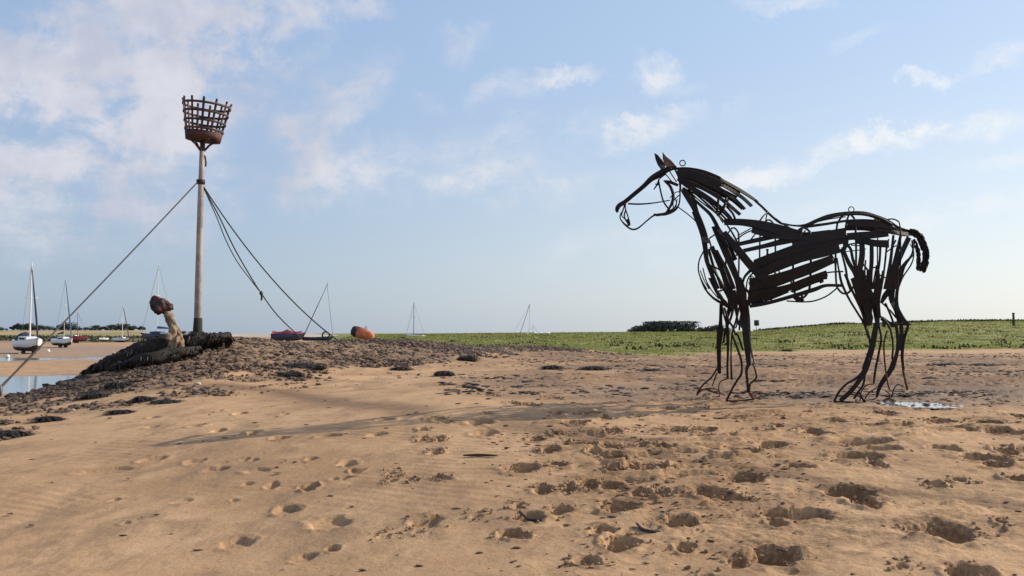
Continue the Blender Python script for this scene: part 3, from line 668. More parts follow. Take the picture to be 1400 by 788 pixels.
weed_clump('weedy_rock', 415, 503, 58, 8, 'long low black weed heap lying across the middle of the shingle', GW)
weed_clump('weedy_rock', 398, 514, 30, 6, 'dark weed lump at the front edge of the shingle', GW)
weed_clump('weedy_rock', 548, 507, 24, 6, 'low weedy rock where shingle meets the sand, left of the lone rock', GW)
weed_clump('weedy_rock', 755, 506, 26, 7, 'left one of two black weed heaps on the sand before the marsh', GW)
weed_clump('weedy_rock', 812, 507, 38, 7, 'right and wider one of two black weed heaps on the sand before the marsh', GW)
weed_clump('weedy_rock', 890, 509, 16, 4, 'small flat weed lump between the heaps and the horse', GW)
weed_clump('weedy_rock', 1296, 501, 60, 5, 'flat black weed patch on the sand right of the horse', GW)
weed_clump('weedy_rock', 1345, 501, 40, 4, 'thin weed patch at the right edge of the beach', GW)
weed_clump('weedy_rock', 1076, 481, 15, 4, 'dark weed lump near the marsh edge between the horse legs', GW)
weed_clump('weedy_rock', 162, 531, 32, 10, 'black flat rock low on the left stone bank', GW)
weed_clump('weedy_rock', 130, 544, 36, 7, 'dark rock at the foot of the left stone bank', GW)
weed_clump('weedy_rock', 195, 549, 24, 7, 'black rock on sand in front of the bank, right of the flat rock', GW)
weed_clump('weedy_rock', 14, 596, 46, 6, 'black weed strip at the left edge of the sand', GW)
weed_clump('weedy_rock', 228, 552, 34, 4, 'weedy stone line trailing off the bank onto the sand', GW)
weed_clump('weedy_rock', 66, 575, 30, 4, 'thin weedy line of stones near the left edge', GW)
weed_clump('weedy_rock', 165, 566, 26, 4, 'small weed patch on the sand below the left bank', GW)
for (px, py, w_, lb) in ((270, 527, 12, 'pale round stone on the shingle below the log'), (160, 505, 8, 'pale stone beside the dark driftwood log'), (100, 562, 7, 'small white stone on the sand at left')):
    g0 = G(px, py); s = w_ * g0.y / FPX / 2
    V = [Vector((v[0] * s * random.uniform(.85, 1.15), v[1] * s, v[2] * s * .6 + s * .3)) for v in ico_v]
    o = link('stone', pymesh('stone', V, [tuple(int(i) for i in f) for f in ico_f]), None, mat('pale_stone', (.5, .44, .38), .7)); o.location = g0
    sub = o.modifiers.new('subsurf', 'SUBSURF'); sub.levels = sub.render_levels = 2
    tag(o, lb, 'stone')
# stick and strands
def strand(name, pts, r, m_, label, cat):
    P = [];
    for q in pts:
        g0 = G(*q); P.append((g0.x, g0.y, g0.z + r * .7 + .004))
    Q = crom(P, 5); n = len(Q); rad = [r * (.4 + .6 * math.sin(math.pi * (i + .6) / n)) for i in range(n)]
    o = link(name, pymesh(name, *tube_vf([Vector(q) - Vector(Q[0]) for q in Q], rad, 6)), None, m_); o.location = Q[0]; tag(o, label, cat)
strand('stick', [(633, 625), (655, 624.5), (680, 625.5)], .014, M['scrap'], 'thin dark stick lying level on the smooth sand', 'stick')
strand('seaweed_strand', [(870, 718), (878, 727), (890, 730), (903, 729)], .014, M['weed'], 'curled dark seaweed strand on the sand near the deep footprints', 'seaweed')
strand('seaweed_strand', [(710, 702), (722, 712), (735, 714), (748, 712)], .012, M['weed'], 'seaweed strand with a bent end on the sand left of the prints', 'seaweed')

# ------------------------------------------------------------------ THE HORSE
HY = 12.0; K = HY / FPX
GH = 'x'
def halfw(px, py):
    if py > 425:                         # legs
        return .19 + .05 * sst(430, 545, py)
    if px < 905: return .055 + .05 * sst(850, 900, px)
    if px < 985 and py < 330: return .09 + .06 * sst(900, 985, px)
    cy = 350 if px < 1180 else 345; hh_ = 92
    q = max(0.0, 1 - ((py - cy) / hh_) ** 2)
    ww = .37 * math.sqrt(q) + .03
    if px < 1010: ww *= .55 + .45 * float(sst(950, 1010, px))
    if px > 1215: ww *= 1 - .6 * float(sst(1215, 1260, px))
    return ww
horse_base = Vector((at(1100, 549, HY).x, HY, .70))
horse = empty('horse_sculpture', horse_base)
tag(horse, 'life size horse sculpture of rusty scrap steel bars and plates standing on the sand', 'sculpture')
REG = {'A': (820, 190), 'B': (930, 260), 'C': (1060, 260), 'D': (930, 380), 'E': (930, 440), 'F': (1080, 370), 'G': (1080, 440)}
ZS = 1400 / 240
def bar(name, region, pts, w, side='n', m_='steel', flat=None, thick=.014, seg=5, k=1.0):
    """pts traced on the sculpture; side n/f/m = near flank, far flank, middle; w widths (one or one per point)"""
    ox, oy = REG[region]; P = []
    ws = w if hasattr(w, '__len__') else [w] * len(pts)
    lf = {'fore_leg_bar': .84, 'hind_leg_bar': .86, 'thigh_bar': .90, 'gaskin_bar': .88}.get(name, 1.0); ws = [x * (lf if x > 18 else 1) for x in ws]
    if len(ws) != len(pts): ws = list(np.interp(np.linspace(0, 1, len(pts)), np.linspace(0, 1, len(ws)), ws))
    for q, ww in zip(pts, ws):
        px, py = ox + q[0] / ZS, oy + q[1] / ZS; hw = float(halfw(px, py)) * k
        sg = q[2] if len(q) > 2 else {'n': -1, 'f': 1, 'm': 0}[side]
        P.append((px, py, sg * hw, ww / ZS * K))
    Q = crom(P, seg); pts3 = [at(q[0], q[1], HY + q[2]) - horse_base for q in Q]; wid = [max(q[3], .008) for q in Q]
    if flat is None: flat = max(ws) > 26
    if flat:
        nr = []
        for q in Q:
            tilt = (350 - q[1]) / 92 * .8 if (q[0] > 985 and q[1] < 425) else 0
            sg = -1 if q[2] <= 0 else 1
            nr.append(Vector((0, sg * math.cos(tilt), math.sin(tilt) * 1.0)).normalized())
        vf = strip_vf(pts3, wid, thick, nr, arch=.006)
    else:
        vf = tube_vf(pts3, [x / 2 for x in wid], 7)
    o = part(name, vf, M[m_], horse)
    if flat: 
        for pl_ in o.data.polygons: pl_.use_smooth = False
    return o
def bars(name, region, lst):
    for q in lst: bar(name, region, *q[:2], **(q[2] if len(q) > 2 else {}))
# head
bars('face_bar', 'A', [([(610,228),(540,245),(470,285),(410,320),(350,378),(270,445),(200,503),(155,532),(140,560)], [26,44,54,44,36,34,34,36,30], dict(side='m', flat=True, thick=.05)),
     ([(575,236,-.7),(500,262,-.8),(430,300,-.8),(360,365,-.6),(290,425,-.5)], [14,24,24,16,12])])
bar('nose', 'A', [(160,525),(143,545),(138,570),(142,588)], [26,34,30,16], side='m')
bars('muzzle_bar', 'A', [([(200,518),(185,570),(165,605),(165,640),(200,680),(225,692),(240,680),(225,620),(205,560),(205,520)], 11),
     ([(190,560,.8),(175,610,.8),(200,640,.8),(232,672,.8),(222,690,.8)], 9), ([(210,560),(196,620),(232,690)], 12), ([(222,640,0),(236,690,0)], 22)])
bars('jaw_bar', 'A', [([(165,640,0),(195,680,0),(245,718,0),(290,720,0),(335,690,0),(380,650,-.5),(440,608,-1),(520,600,-1),(590,572,-1),(628,530,-1),(640,460,-1),(638,400,-1)], [11,13,15,15,12,12,16,26,24,14,12,12]),
     ([(430,603,1),(470,608,1),(540,585,1),(600,540,1),(618,480,1)], [18,22,14,10,8])])
bars('cheek_bar', 'A', [([(225,518),(320,521),(430,512),(560,490)], [14,14,11,9]), ([(468,335),(488,430),(508,500),(540,548),(560,572)], 14),
     ([(520,340),(562,382),(585,450),(572,520),(530,590)], [18,24,26,22,16]), ([(508,335),(560,346),(625,372)], [12,26,24]),
     ([(645,440),(592,490),(585,540),(600,565)], 9, dict(side='f')), ([(600,470),(612,520),(598,566)], 8, dict(side='f')), ([(560,470,1),(600,430,1),(640,420,1)], 8)])
bars('brow_bar', 'A', [([(430,406),(455,368),(475,318)], [8,14,10]), ([(465,330),(500,300),(530,280)], 10), ([(528,285),(582,350)], 9), ([(556,258),(612,345)], 10), ([(600,245),(632,310),(642,390),(636,430)], [16,22,18,14]),
     ([(440,360,.9),(475,370,.9)], 9)])
# ears
def ear(pts, side, m_, nm):
    V = []; zz = side * .075
    for q in pts: V.append(at(820 + q[0] / ZS, 190 + q[1] / ZS, HY + zz + (q[2] if len(q) > 2 else 0)) - horse_base)
    n = len(V); off = Vector((0, .014, 0)); V2 = [v + off for v in V]
    F = [tuple(range(n)), tuple(range(2*n-1, n-1, -1))] + [(i, (i+1) % n, n + (i+1) % n, n + i)[::-1] for i in range(n)]
    part('ear', (V + V2, F), M[m_], horse, smooth=False)
ear([(436,113),(462,128),(498,170,.02),(524,205,.03),(520,236,.02),(487,242),(462,205),(446,165)], -1, 'plate', 'near')
ear([(502,106),(528,140),(568,170,.02),(604,212,.03),(596,238,.02),(545,240),(520,205),(503,160)], 1, 'earrust', 'far')
def ring(name, cpx, cpy, r, wd, depth=0):
    C0 = at(cpx, cpy, HY + depth) - horse_base; rr_ = r * K
    part(name, tube_vf([C0 + Vector((math.cos(a) * rr_, 0, math.sin(a) * rr_)) for a in np.linspace(0, 2*math.pi, 18, endpoint=False)], wd * K / 2, 7, True), M['steel'], horse)
ring('lifting_ring', 820 + 660 / ZS, 190 + 194 / ZS, 3.9, 1.6); ring('lifting_ring', 1060 + 606 / ZS, 260 + 156 / ZS, 3.8, 1.4)
# mane
MN = [([(610,238),(700,243),(820,268),(950,320),(1090,395),(1180,450),(1262,505)], [20,34,42,44,42,36,22], dict(side='m')),
 ([(620,262),(720,268),(840,305),(960,360),(1080,430),(1150,480),(1212,538)], [28,40,44,42,38,34,30]),
 ([(625,282),(720,300),(830,340),(940,395),(1040,455),(1100,505),(1156,562)], [26,40,42,40,38,32,28]),
 ([(660,300,.5),(760,345,.5),(860,392,.5),(960,440,.5),(1050,480,.5),(1140,560,.5)], [40,44,44,40,34,24]),
 ([(625,300),(720,350),(830,400),(930,455),(1020,520),(1120,606)], [28,34,30,34,34,28]),
 ([(620,318),(700,375),(800,430),(890,490),(960,550),(1010,600),(1045,640)], [26,38,36,36,38,38,34]),
 ([(645,345),(730,400),(830,460),(910,520),(1000,600),(1060,650)], [22,24,22,22,24,20], dict(side='f')),
 ([(640,300,1),(740,320,1),(860,370,1),(980,420,1),(1090,470,1)], [40,46,46,44,30]),
 ([(620,245,1),(740,262,1),(880,310,1),(1000,370,1),(1120,430,1)], [30,40,44,44,36]),
 ([(660,390,1),(760,440,1),(870,530,1),(960,620,1),(1010,680,1)], [12,13,13,13,12]),
 ([(740,415),(850,490),(940,575),(1015,650)], [16,14,16,16])]
bars('mane_strip', 'A', MN)
bar('mane_tie', 'A', [(1010,470,-1.2),(990,545,-1.2),(955,600,-1.2)], 22); bar('mane_tie', 'A', [(945,480,-1.25),(940,540,-1.25),(930,590,-1.25)], 20)
bar('mane_tie', 'B', [(385,80,-1.2),(330,150,-1.2),(300,205,-1.2)], 18)
# neck
bars('neck_bar', 'A', [([(625,545),(700,600),(770,665),(802,740),(815,800)], 10, dict(side='f')),
 ([(665,395),(715,480),(765,580),(800,660),(832,760),(845,830)], [34,40,42,44,50,52]),
 ([(705,400,.8),(745,480,.8),(778,590,.8),(826,700,.8)], [24,34,30,26]),
 ([(650,410,.4),(700,490,.4),(745,560,.4)], [16,20,22])])
bars('neck_bar', 'B', [([(110,170),(150,260),(180,350),(198,450),(212,560),(255,680),(300,790)], [40,48,46,40,36,34,34]),
 ([(150,250,1),(190,350,1),(205,480,1)], [24,26,20]),
 ([(95,60,-.9),(165,125,-.9),(240,195,-.95),(290,280,-1),(330,370,-1),(380,460,-1)], [18,24,28,32,30,24]),
 ([(110,20),(250,150),(380,290),(460,430)], 13, dict(side='f')),
 ([(60,0,.6),(160,90,.6),(290,190,.6),(340,260,.6)], [10,12,14,12]),
 ([(370,130,.9),(420,190,.9),(440,240,.9)], 20)])
# chest
bars('chest_bar', 'B', [([(185,490),(152,560),(145,640),(170,720),(212,792)], 12, dict(side='m')), ([(180,620,.6),(200,700,.6),(232,792,.6)], 10), ([(160,640,-.8),(190,720,-.8),(230,790,-.8)], 9),
 ([(250,450),(290,540),(340,660),(385,795)], [36,40,40,38]), ([(210,560),(290,680),(352,795)], [18,22,24]), ([(225,470,1),(262,600,1),(300,700,1),(330,790,1)], [26,24,22,24]),
 ([(290,480,-1.1),(330,560,-1.1),(372,640,-1.1),(430,790,-1.1)], [20,24,28,30]), ([(250,600),(320,640)], 14), ([(232,385),(292,345)], 12), ([(228,390,.5),(240,430,.5),(250,460,.5)], 14)])
bars('chest_bar', 'D', [([(160,0,0),(200,90,0),(262,160,0),(335,205,0),(405,245,0)], [14,16,20,24,22]), ([(240,0),(290,110),(340,180),(380,230)], [26,26,30,34]), ([(300,0,.6),(370,120,.6),(425,225,.6)], [26,34,34]),
 ([(200,10,-.6),(250,100,-.6),(310,170,-.6)], 10), ([(225,0,.9),(270,90,.9),(320,160,.9)], 9), ([(300,110),(370,95),(400,140)], 14), ([(310,120,.8),(340,170,.8),(370,200,.8)], 20)])
# shoulder
bars('shoulder_plate', 'B', [([(272,292),(340,440),(400,580),(455,710),(490,795)], [46,58,54,48,44], dict(thick=.02)), ([(350,335),(450,465),(560,600),(665,715)], [40,60,62,56], dict(thick=.02, k=1.06)),
 ([(300,300,.9),(370,420,.9),(440,560,.9)], [30,44,38]), ([(330,560,1),(360,680,1),(410,790,1)], [24,26,26])])
bars('shoulder_bar', 'B', [([(380,290),(420,350),(462,430)], 16, dict(side='f')), ([(450,392),(520,345),(585,318)], 11), ([(462,362),(510,335),(565,306)], 9), ([(400,545),(440,530),(480,470)], 12),
 ([(560,640),(510,700),(490,790)], [26,20,16]), ([(590,650),(540,710),(525,790)], [14,12,12]), ([(610,720),(565,690),(555,790)], 10, dict(side='f')), ([(570,600),(585,650),(620,720)], 18), ([(440,440),(480,480),(500,520)], 34),
 ([(560,400,.9),(600,350,.9),(640,330,.9)], 12)])
# back and ribs
bars('spine_bar', 'A', [([(1235,490),(1300,545),(1345,590),(1400,640)], [20,15,16,14], dict(side='m'))])
bars('spine_bar', 'B', [([(600,92),(650,135),(695,178),(745,225),(800,266),(870,280),(930,284)], [14,15,18,16,15,14,14], dict(side='m')),
 ([(700,175,0),(665,205,-1),(635,245,-1)], 12), ([(698,175,0),(688,210,.8),(680,250,.8)], 10)])
bars('spine_bar', 'C', [([(60,268),(150,284),(240,280),(330,240),(430,202),(560,182),(700,180),(800,205),(900,245),(980,300),(1060,328),(1105,335)], [14,14,22,22,20,20,22,20,20,24,26,34], dict(side='m')),
 ([(230,290,-1),(400,225,-1),(560,198,-1),(700,196,-1),(820,224,-1),(925,275,-1)], [24,22,18,20,28,26], dict(flat=False)), ([(250,292,-1),(400,272,-1),(560,247,-1),(690,240,-1),(800,246,-1)], [24,22,20,18,20], dict(flat=False)),
 ([(300,262,.8),(430,232,.8),(560,214,.8)], 10), ([(0,225,-.8),(60,270,-.9),(150,320,-1),(210,330,-1)], [10,12,16,18])])
bars('croup_plate', 'C', [([(575,268),(700,270),(830,275),(930,300)], [44,56,60,56], dict(thick=.018)), ([(790,225,-.4),(860,250,-.4),(935,285,-.4)], [24,40,36], dict(m_='rust')), ([(560,300,1),(700,300,1),(880,320,1),(1040,355,1)], [50,50,52,34]),
 ([(800,320),(940,335),(1060,355)], [24,30,36]), ([(925,292,0),(1000,335,0),(1070,352,0)], [18,24,36]), ([(575,372),(720,362),(900,350)], [58,62,44]), ([(700,405),(800,425),(905,430)], [50,56,60]), ([(560,440,.9),(640,425,.9),(700,430,.9)], [16,12,20])])
bars('back_plate', 'B', [([(350,254),(500,258),(640,280),(780,315),(930,350)], [56,60,78,88,70], dict(thick=.022)), ([(570,320,-1.02),(700,345,-1.02),(860,360,-1.02),(960,365,-1.02)], [46,70,80,70])])
bars('rib_plate', 'B', [([(430,440),(620,398),(800,362)], [30,36,34]), ([(480,490),(680,445),(900,390)], [30,36,60]), ([(605,600),(760,540),(960,470),(1170,410),(1320,370)], [92,92,96,100,104], dict(thick=.02)),
 ([(640,655),(800,590),(980,535),(1140,495),(1270,465)], [66,72,74,78,70], dict(thick=.02, k=1.04)), ([(900,440),(1020,400),(1160,370),(1320,345)], [70,80,84,90], dict(thick=.02)),
 ([(560,790),(700,740),(850,690),(1020,630),(1215,552)], [120,112,92,88,66], dict(thick=.02)), ([(640,640,.95),(900,540,.95),(1200,440,.95)], [120,120,120]), ([(800,330,1),(980,365,1),(1200,340,1)], [60,60,50]), ([(600,780,.95),(860,690,.95),(1120,590,.95)], [90,70,60])])
bars('rib_plate', 'D', [([(555,60),(700,35),(860,-5),(960,-45)], [110,110,80,50], dict(thick=.02)), ([(560,150),(700,125),(860,80),(1020,20),(1170,-35)], [90,84,56,56,50], dict(thick=.02)), ([(560,195,.9),(700,160,.9),(860,105,.9)], [70,50,30]),
 ([(890,110),(1000,60),(1110,15),(1130,40)], [26,30,40,30])])
bars('belly_bar', 'D', [([(555,228),(650,212),(760,185),(900,145),(1000,115),(1080,90),(1160,62),(1290,62)], [26,28,30,32,34,34,26,24], dict(flat=False)), ([(850,185,0),(960,192,0),(1060,186,0),(1160,150,0),(1235,95,0),(1262,62,0)], 12),
 ([(900,150),(935,170),(975,190)], [20,34,20]), ([(920,145),(930,190)], 18), ([(968,135),(978,186)], 20), ([(880,110,.9),(960,90,.9)], 12)])
bars('belly_bar', 'B', [([(1050,690),(1180,658),(1300,650)], 12), ([(1030,720),(1100,700),(1170,688)], [30,40,46])])
# hoops that tie both flanks
def hoop(px, ytop, ybot, w=2.4, a0=0, a1=360):
    zt = at(px, ytop, HY).z; zb = at(px, ybot, HY).z; x = at(px, 300, HY).x; P = []
    for a in np.linspace(R(a0), R(a1), 30, endpoint=(a1 - a0) != 360):
        yy = (ytop + ybot) / 2 - math.cos(a) * (ybot - ytop) / 2; q = halfw(px, yy) * .93
        z = (zt + zb) / 2 + math.cos(a) * (zt - zb) / 2
        xx = at(px, yy, HY).x
        P.append(Vector((xx, HY + math.copysign(min(q, q), math.sin(a)) * min(1, abs(math.sin(a)) * 1.6), z)) - horse_base)
    part('hoop', tube_vf(P, w * K / 2, 6, (a1 - a0) == 360), M['steel'], horse)
hoop(1001, 312, 415); hoop(1049, 301, 416); hoop(1096, 312, 408, 3.2); hoop(1156, 292, 402, 3); hoop(1215, 300, 380, 2)
bars('hoop', 'C', [([(588,195,-1),(572,240,-1),(560,300,-1),(556,380,-1)], 15), ([(215,300,-1),(205,350,-1),(190,420,-1),(185,500,-1)], 14), ([(240,320,.5),(215,360,.5)], 12)])
bars('hoop', 'B', [([(590,560),(600,600),(625,660)], 18), ([(690,470),(700,520)], 14), ([(700,470,.7),(690,520,.7)], 14), ([(785,640),(795,670)], 12), ([(880,720),(890,750)], 16)])
# thigh
bars('thigh_bar', 'C', [([(535,455),(580,570),(640,670),(680,792)], [26,36,42,52]), ([(560,430),(600,470),(620,560),(655,640)], [30,24,26,30]), ([(690,395),(692,520),(672,650),(680,792)], [44,50,50,60]),
 ([(768,440),(768,560),(760,680),(757,792)], [34,36,34,36]), ([(838,440),(830,580),(805,720),(790,792)], [22,20,24,26]), ([(888,440),(873,600),(845,792)], 16, dict(side='f')), ([(942,360),(922,540),(900,680),(880,792)], [20,26,34,44]),
 ([(1000,360),(965,530),(940,640),(900,792)], [22,38,48,60]), ([(1065,380),(1005,510),(965,620),(960,792)], [44,44,46,46]), ([(1090,400,-.6),(1095,500,-.6),(1030,610,-.6),(1000,720,-.6),(975,792,-.6)], [14,18,18,18,20]),
 ([(1075,430,.6),(1105,500,.6),(1085,590,.6),(1020,690,.6),(980,785,.6)], [8,9,12,12,12]), ([(1095,520,-.3),(1020,600,-.3),(985,680,-.3)], [20,24,22]), ([(490,540),(510,660),(530,750)], 14), ([(520,470),(560,620),(575,720),(600,792)], [14,18,22,26]),
 ([(540,492),(630,484),(722,470)], 9, dict(side='f')), ([(605,440),(680,445)], 9), ([(700,590),(730,630),(745,650)], 16), ([(700,700),(740,690),(770,760)], 18), ([(720,560,1),(715,680,1),(740,780,1)], 14), ([(810,600,1),(790,700,1),(775,790,1)], [16,14,18]),
 ([(780,620),(820,610)], 12), ([(905,390,1),(880,520,1),(862,700,1),(840,790,1)], [12,14,14,16]), ([(960,400,-.8),(920,480,-.8)], 14), ([(880,500),(950,450),(990,440)], 10), ([(940,690,1),(960,600,1),(1030,480,1)], [30,26,20]),
 ([(445,510),(470,560),(480,620)], 12), ([(560,360,-1),(560,430,-1),(540,500,-1)], [60,44,26]), ([(640,370,-1.02),(680,410,-1.02)], 60)])
bars('thigh_bar', 'F', [([(392,0),(412,100),(470,225),(540,340),(590,425),(628,540)], [20,22,20,20,20,16]), ([(440,30),(500,170),(565,310),(605,430)], [26,22,18,18]), ([(500,60),(555,200),(595,330),(618,440)], [40,60,56,34]),
 ([(560,0),(590,150),(612,300),(630,440)], [60,66,60,30]), ([(630,0),(628,150),(640,300),(640,430)], [40,40,34,24]), ([(700,0),(700,120),(682,240),(690,340),(700,440)], [30,50,60,56,34]), ([(745,0),(720,150),(700,260),(712,380)], [20,30,40,34]),
 ([(600,90,.9),(650,200,.9),(690,330,.9)], [40,50,40]), ([(640,330,.9),(655,380,.9),(640,440,.9)], 18)])
bars('gaskin_bar', 'F', [([(905,-10,.5),(872,90,.5),(852,190,.5),(856,290,.5),(900,385,.5),(945,432,.5)], [20,26,30,34,40,34]), ([(840,40,.9),(815,150,.9),(812,230,.9),(850,320,.9),(880,430,.9)], [50,56,56,50,44]), ([(880,10,.9),(830,110,.9),(760,200,.9),(730,260,.9)], [40,50,50,26]),
 ([(762,262),(800,350),(832,435)], [18,20,18], dict(side='f')), ([(730,255),(800,320),(850,380)], [12,14,16], dict(side='f')), ([(700,350,-.8),(760,405,-.8),(800,470,-.8),(822,590,-.8),(815,710,-.8)], [18,24,20,16,20]), ([(730,380,.6),(800,430,.6),(860,435,.6)], [40,44,30]),
 ([(760,400),(745,450)], 30)])
bars('hock_bar', 'F', [([(830,432,.8),(900,428,.8),(972,432,.8)], [14,20,14]), ([(688,568),(765,568)], 8)])
# lower hind legs
bars('hind_leg_bar', 'F', [([(690,420),(672,520),(652,620),(628,700),(592,792)], [46,52,54,58,50]), ([(705,420,-.7),(728,540,-.7),(712,640,-.7),(682,792,-.7)], [20,20,22,20]), ([(775,480,.5),(750,580,.5),(752,680,.5),(762,792,.5)], 14, dict(m_='rust')),
 ([(845,430,.8),(862,560,.8),(850,670,.8),(812,792,.8)], [26,34,36,46]), ([(885,420,.9),(890,520,.9),(880,640,.9)], [36,38,24]), ([(945,435,1),(910,550,1),(895,680,1),(906,792,1)], [26,30,30,24]), ([(600,420,-.9),(628,520,-.9),(640,600,-.9)], [20,16,14])])
bars('hind_leg_bar', 'G', [([(628,290),(585,390),(530,450),(450,498),(392,560),(352,636)], [30,26,22,20,22,22]), ([(645,260),(606,380),(560,460),(480,560),(400,632)], [40,44,40,42,40]), ([(600,400,-.6),(585,500,-.6),(545,560,-.6),(510,615,-.6)], [22,20,22,20]),
 ([(690,330,-.7),(675,430,-.7),(668,495,-.7)], [20,18,14]), ([(760,370,.5),(775,470,.5),(795,545,.5)], 14, dict(m_='rust')), ([(835,300,.8),(800,390,.8),(745,470,.8),(712,530,.8),(690,605,.8)], [44,46,44,36,18]),
 ([(893,280,1),(905,400,1),(922,480,1),(938,542,1)], [24,22,22,26], dict(m_='rust')), ([(905,512,1),(855,504,1),(826,545,1),(812,600,1)], 10)])
bars('hoof_bar', 'G', [([(350,638),(440,640),(520,645),(600,652)], [16,14,18,20]), ([(480,575),(560,600),(600,640),(550,690)], [10,12,16,16]), ([(550,560),(575,600),(590,650)], 14), ([(668,498,-.5),(610,508,-.5),(570,560,-.5),(560,630,-.5)], 10, dict(m_='rust')),
 ([(690,528,.8),(640,560,.8),(600,610,.8),(620,628,.8),(690,612,.8)], 11, dict(m_='rust')), ([(735,636,.8),(780,615,.8),(832,628,.8),(838,640,.8),(780,645,.8),(735,640,.8)], [14,18,18,14,14,14], dict(m_='rust', flat=False)), ([(760,548,.8),(790,575,.8),(800,620,.8)], 12, dict(m_='rust')), ([(500,560),(570,585)], 10)])
# fore legs
bars('fore_leg_bar', 'D', [([(520,180),(516,300),(522,430),(535,560),(548,702)], [70,66,64,56,40], dict(thick=.02)), ([(535,200,-.8),(552,350,-.8),(552,480,-.8),(575,640,-.8)], [20,14,10,12]), ([(325,210,.9),(322,350,.9),(318,430,.9),(308,560,.9),(312,765,.9)], [30,34,60,44,34]),
 ([(318,370,1),(325,440,1),(300,560,1)], [26,30,20], dict(m_='plate')), ([(400,230,.4),(372,330,.4),(378,450,.4),(380,600,.4),(376,700,.4),(378,810,.4)], [50,30,34,22,20,18]), ([(352,240),(382,330),(422,400),(442,460)], [20,18,16,14]),
 ([(470,240),(445,340),(415,440),(405,580),(406,700),(410,812)], [24,18,14,13,16,24], dict(side='f')), ([(430,220),(400,330),(360,420),(345,520)], [30,24,22,22], dict(side='f')), ([(410,445),(452,555),(484,650),(492,740),(480,790)], [20,22,22,20,20]),
 ([(450,440),(475,500),(500,580)], [16,18,16]), ([(480,60),(470,160),(488,280),(492,400)], [40,44,24,20]), ([(420,100),(440,200),(450,300),(470,380)], [50,44,20,16]), ([(350,0),(400,120),(420,220)], [44,60,60]), ([(470,0),(500,110),(510,220)], [40,60,50]),
 ([(380,100,.8),(400,200,.8),(380,300,.8)], [40,50,30]), ([(460,330),(440,400),(400,360)], 12), ([(520,90),(550,130),(548,210)], [30,24,20]), ([(330,215,1),(350,300,1),(375,380,1),(385,450,1)], [26,22,26,30]), ([(555,380,.3),(560,520,.3),(590,690,.3)], 10),
 ([(575,0),(560,100),(545,220)], [16,30,36]), ([(440,0,.7),(460,90,.7),(450,190,.7)], 34), ([(500,240,.8),(480,330,.8),(470,420,.8)], [24,24,14])])
bars('fore_leg_bar', 'E', [([(295,370,1),(248,445,1),(182,502,1),(152,550,1),(132,588,1)], [14,14,14,12,12]), ([(292,412,1),(272,465,1),(255,515,1)], [14,11,8]), ([(378,455,.4),(330,472,.4),(310,500,.4),(308,545,.4),(330,580,.4),(358,585,.4)], 10, dict(m_='rust')),
 ([(492,380),(482,425),(440,490),(402,560),(368,634)], [22,22,22,20,18]), ([(545,340),(528,390),(535,470),(541,565)], [36,26,24,22]), ([(577,330),(600,395),(606,448),(565,488),(545,520)], [12,15,15,14,14])])
bars('hoof_bar', 'E', [([(132,588,1),(172,548,1),(232,530,1),(300,545,1),(312,592,1),(262,602,1),(185,592,1)], 10, dict(m_='rust')), ([(150,550,1),(210,540,1),(260,560,1),(300,560,1)], 16, dict(m_='rust')), ([(400,565),(470,570),(541,558)], [14,10,14]),
 ([(541,560),(580,612),(642,592),(640,565),(600,560),(568,582),(590,620)], 10, dict(m_='rust')), ([(368,634),(450,632),(520,625),(590,618)], [16,12,12,12]), ([(560,490),(555,560),(580,600)], 12, dict(m_='rust')), ([(130,585,1),(145,545,1),(180,510,1)], 9, dict(m_='rust'))])
# tail of welded chain
tl = crom([(1062,330,0),(1105,345,0),(1145,375,0),(1172,430,0),(1192,500,0),(1188,580,0),(1165,645,0)], 6)
tp = [at(1060 + q[0] / ZS, 260 + q[1] / ZS, HY) - horse_base for q in tl]
tail = part('tail', tube_vf(tp, list(np.interp(np.linspace(0, 1, len(tp)), [0, .2, .6, 1], [.020, .024, .024, .014])), 8), M['steel'], horse)
def chain_link(C0, ax, s):
    e = Vector(ax).normalized(); f = e.orthogonal().normalized(); f.rotate(Matrix.Rotation(random.uniform(0, 6.28), 3, e))
    part('chain_link', tube_vf([C0 + e * math.cos(a) * s + f * math.sin(a) * s * .62 for a in np.linspace(0, 2*math.pi, 12, endpoint=False)], s * .30, 6, True), M['steel'], tail)
for i in range(3, len(tp) - 1):
    tg = tp[min(i+1, len(tp)-1)] - tp[i-1]; 
    for sgn in (-1, 1):
        o3 = Vector((tg.z, 0, -tg.x)).normalized() * .024 * sgn
        chain_link(tp[i] + o3 + Vector((0, -.02, 0)), tg, .032)
tl2 = crom([(1090,390,0),(1120,440,0),(1140,500,0),(1142,570,0),(1140,620,0)], 4)
for q in tl2[2:]:
    chain_link(at(1060 + q[0] / ZS, 260 + q[1] / ZS, HY + random.uniform(-.03, .03)) - horse_base, Vector((.1, 0, 1)), .034)

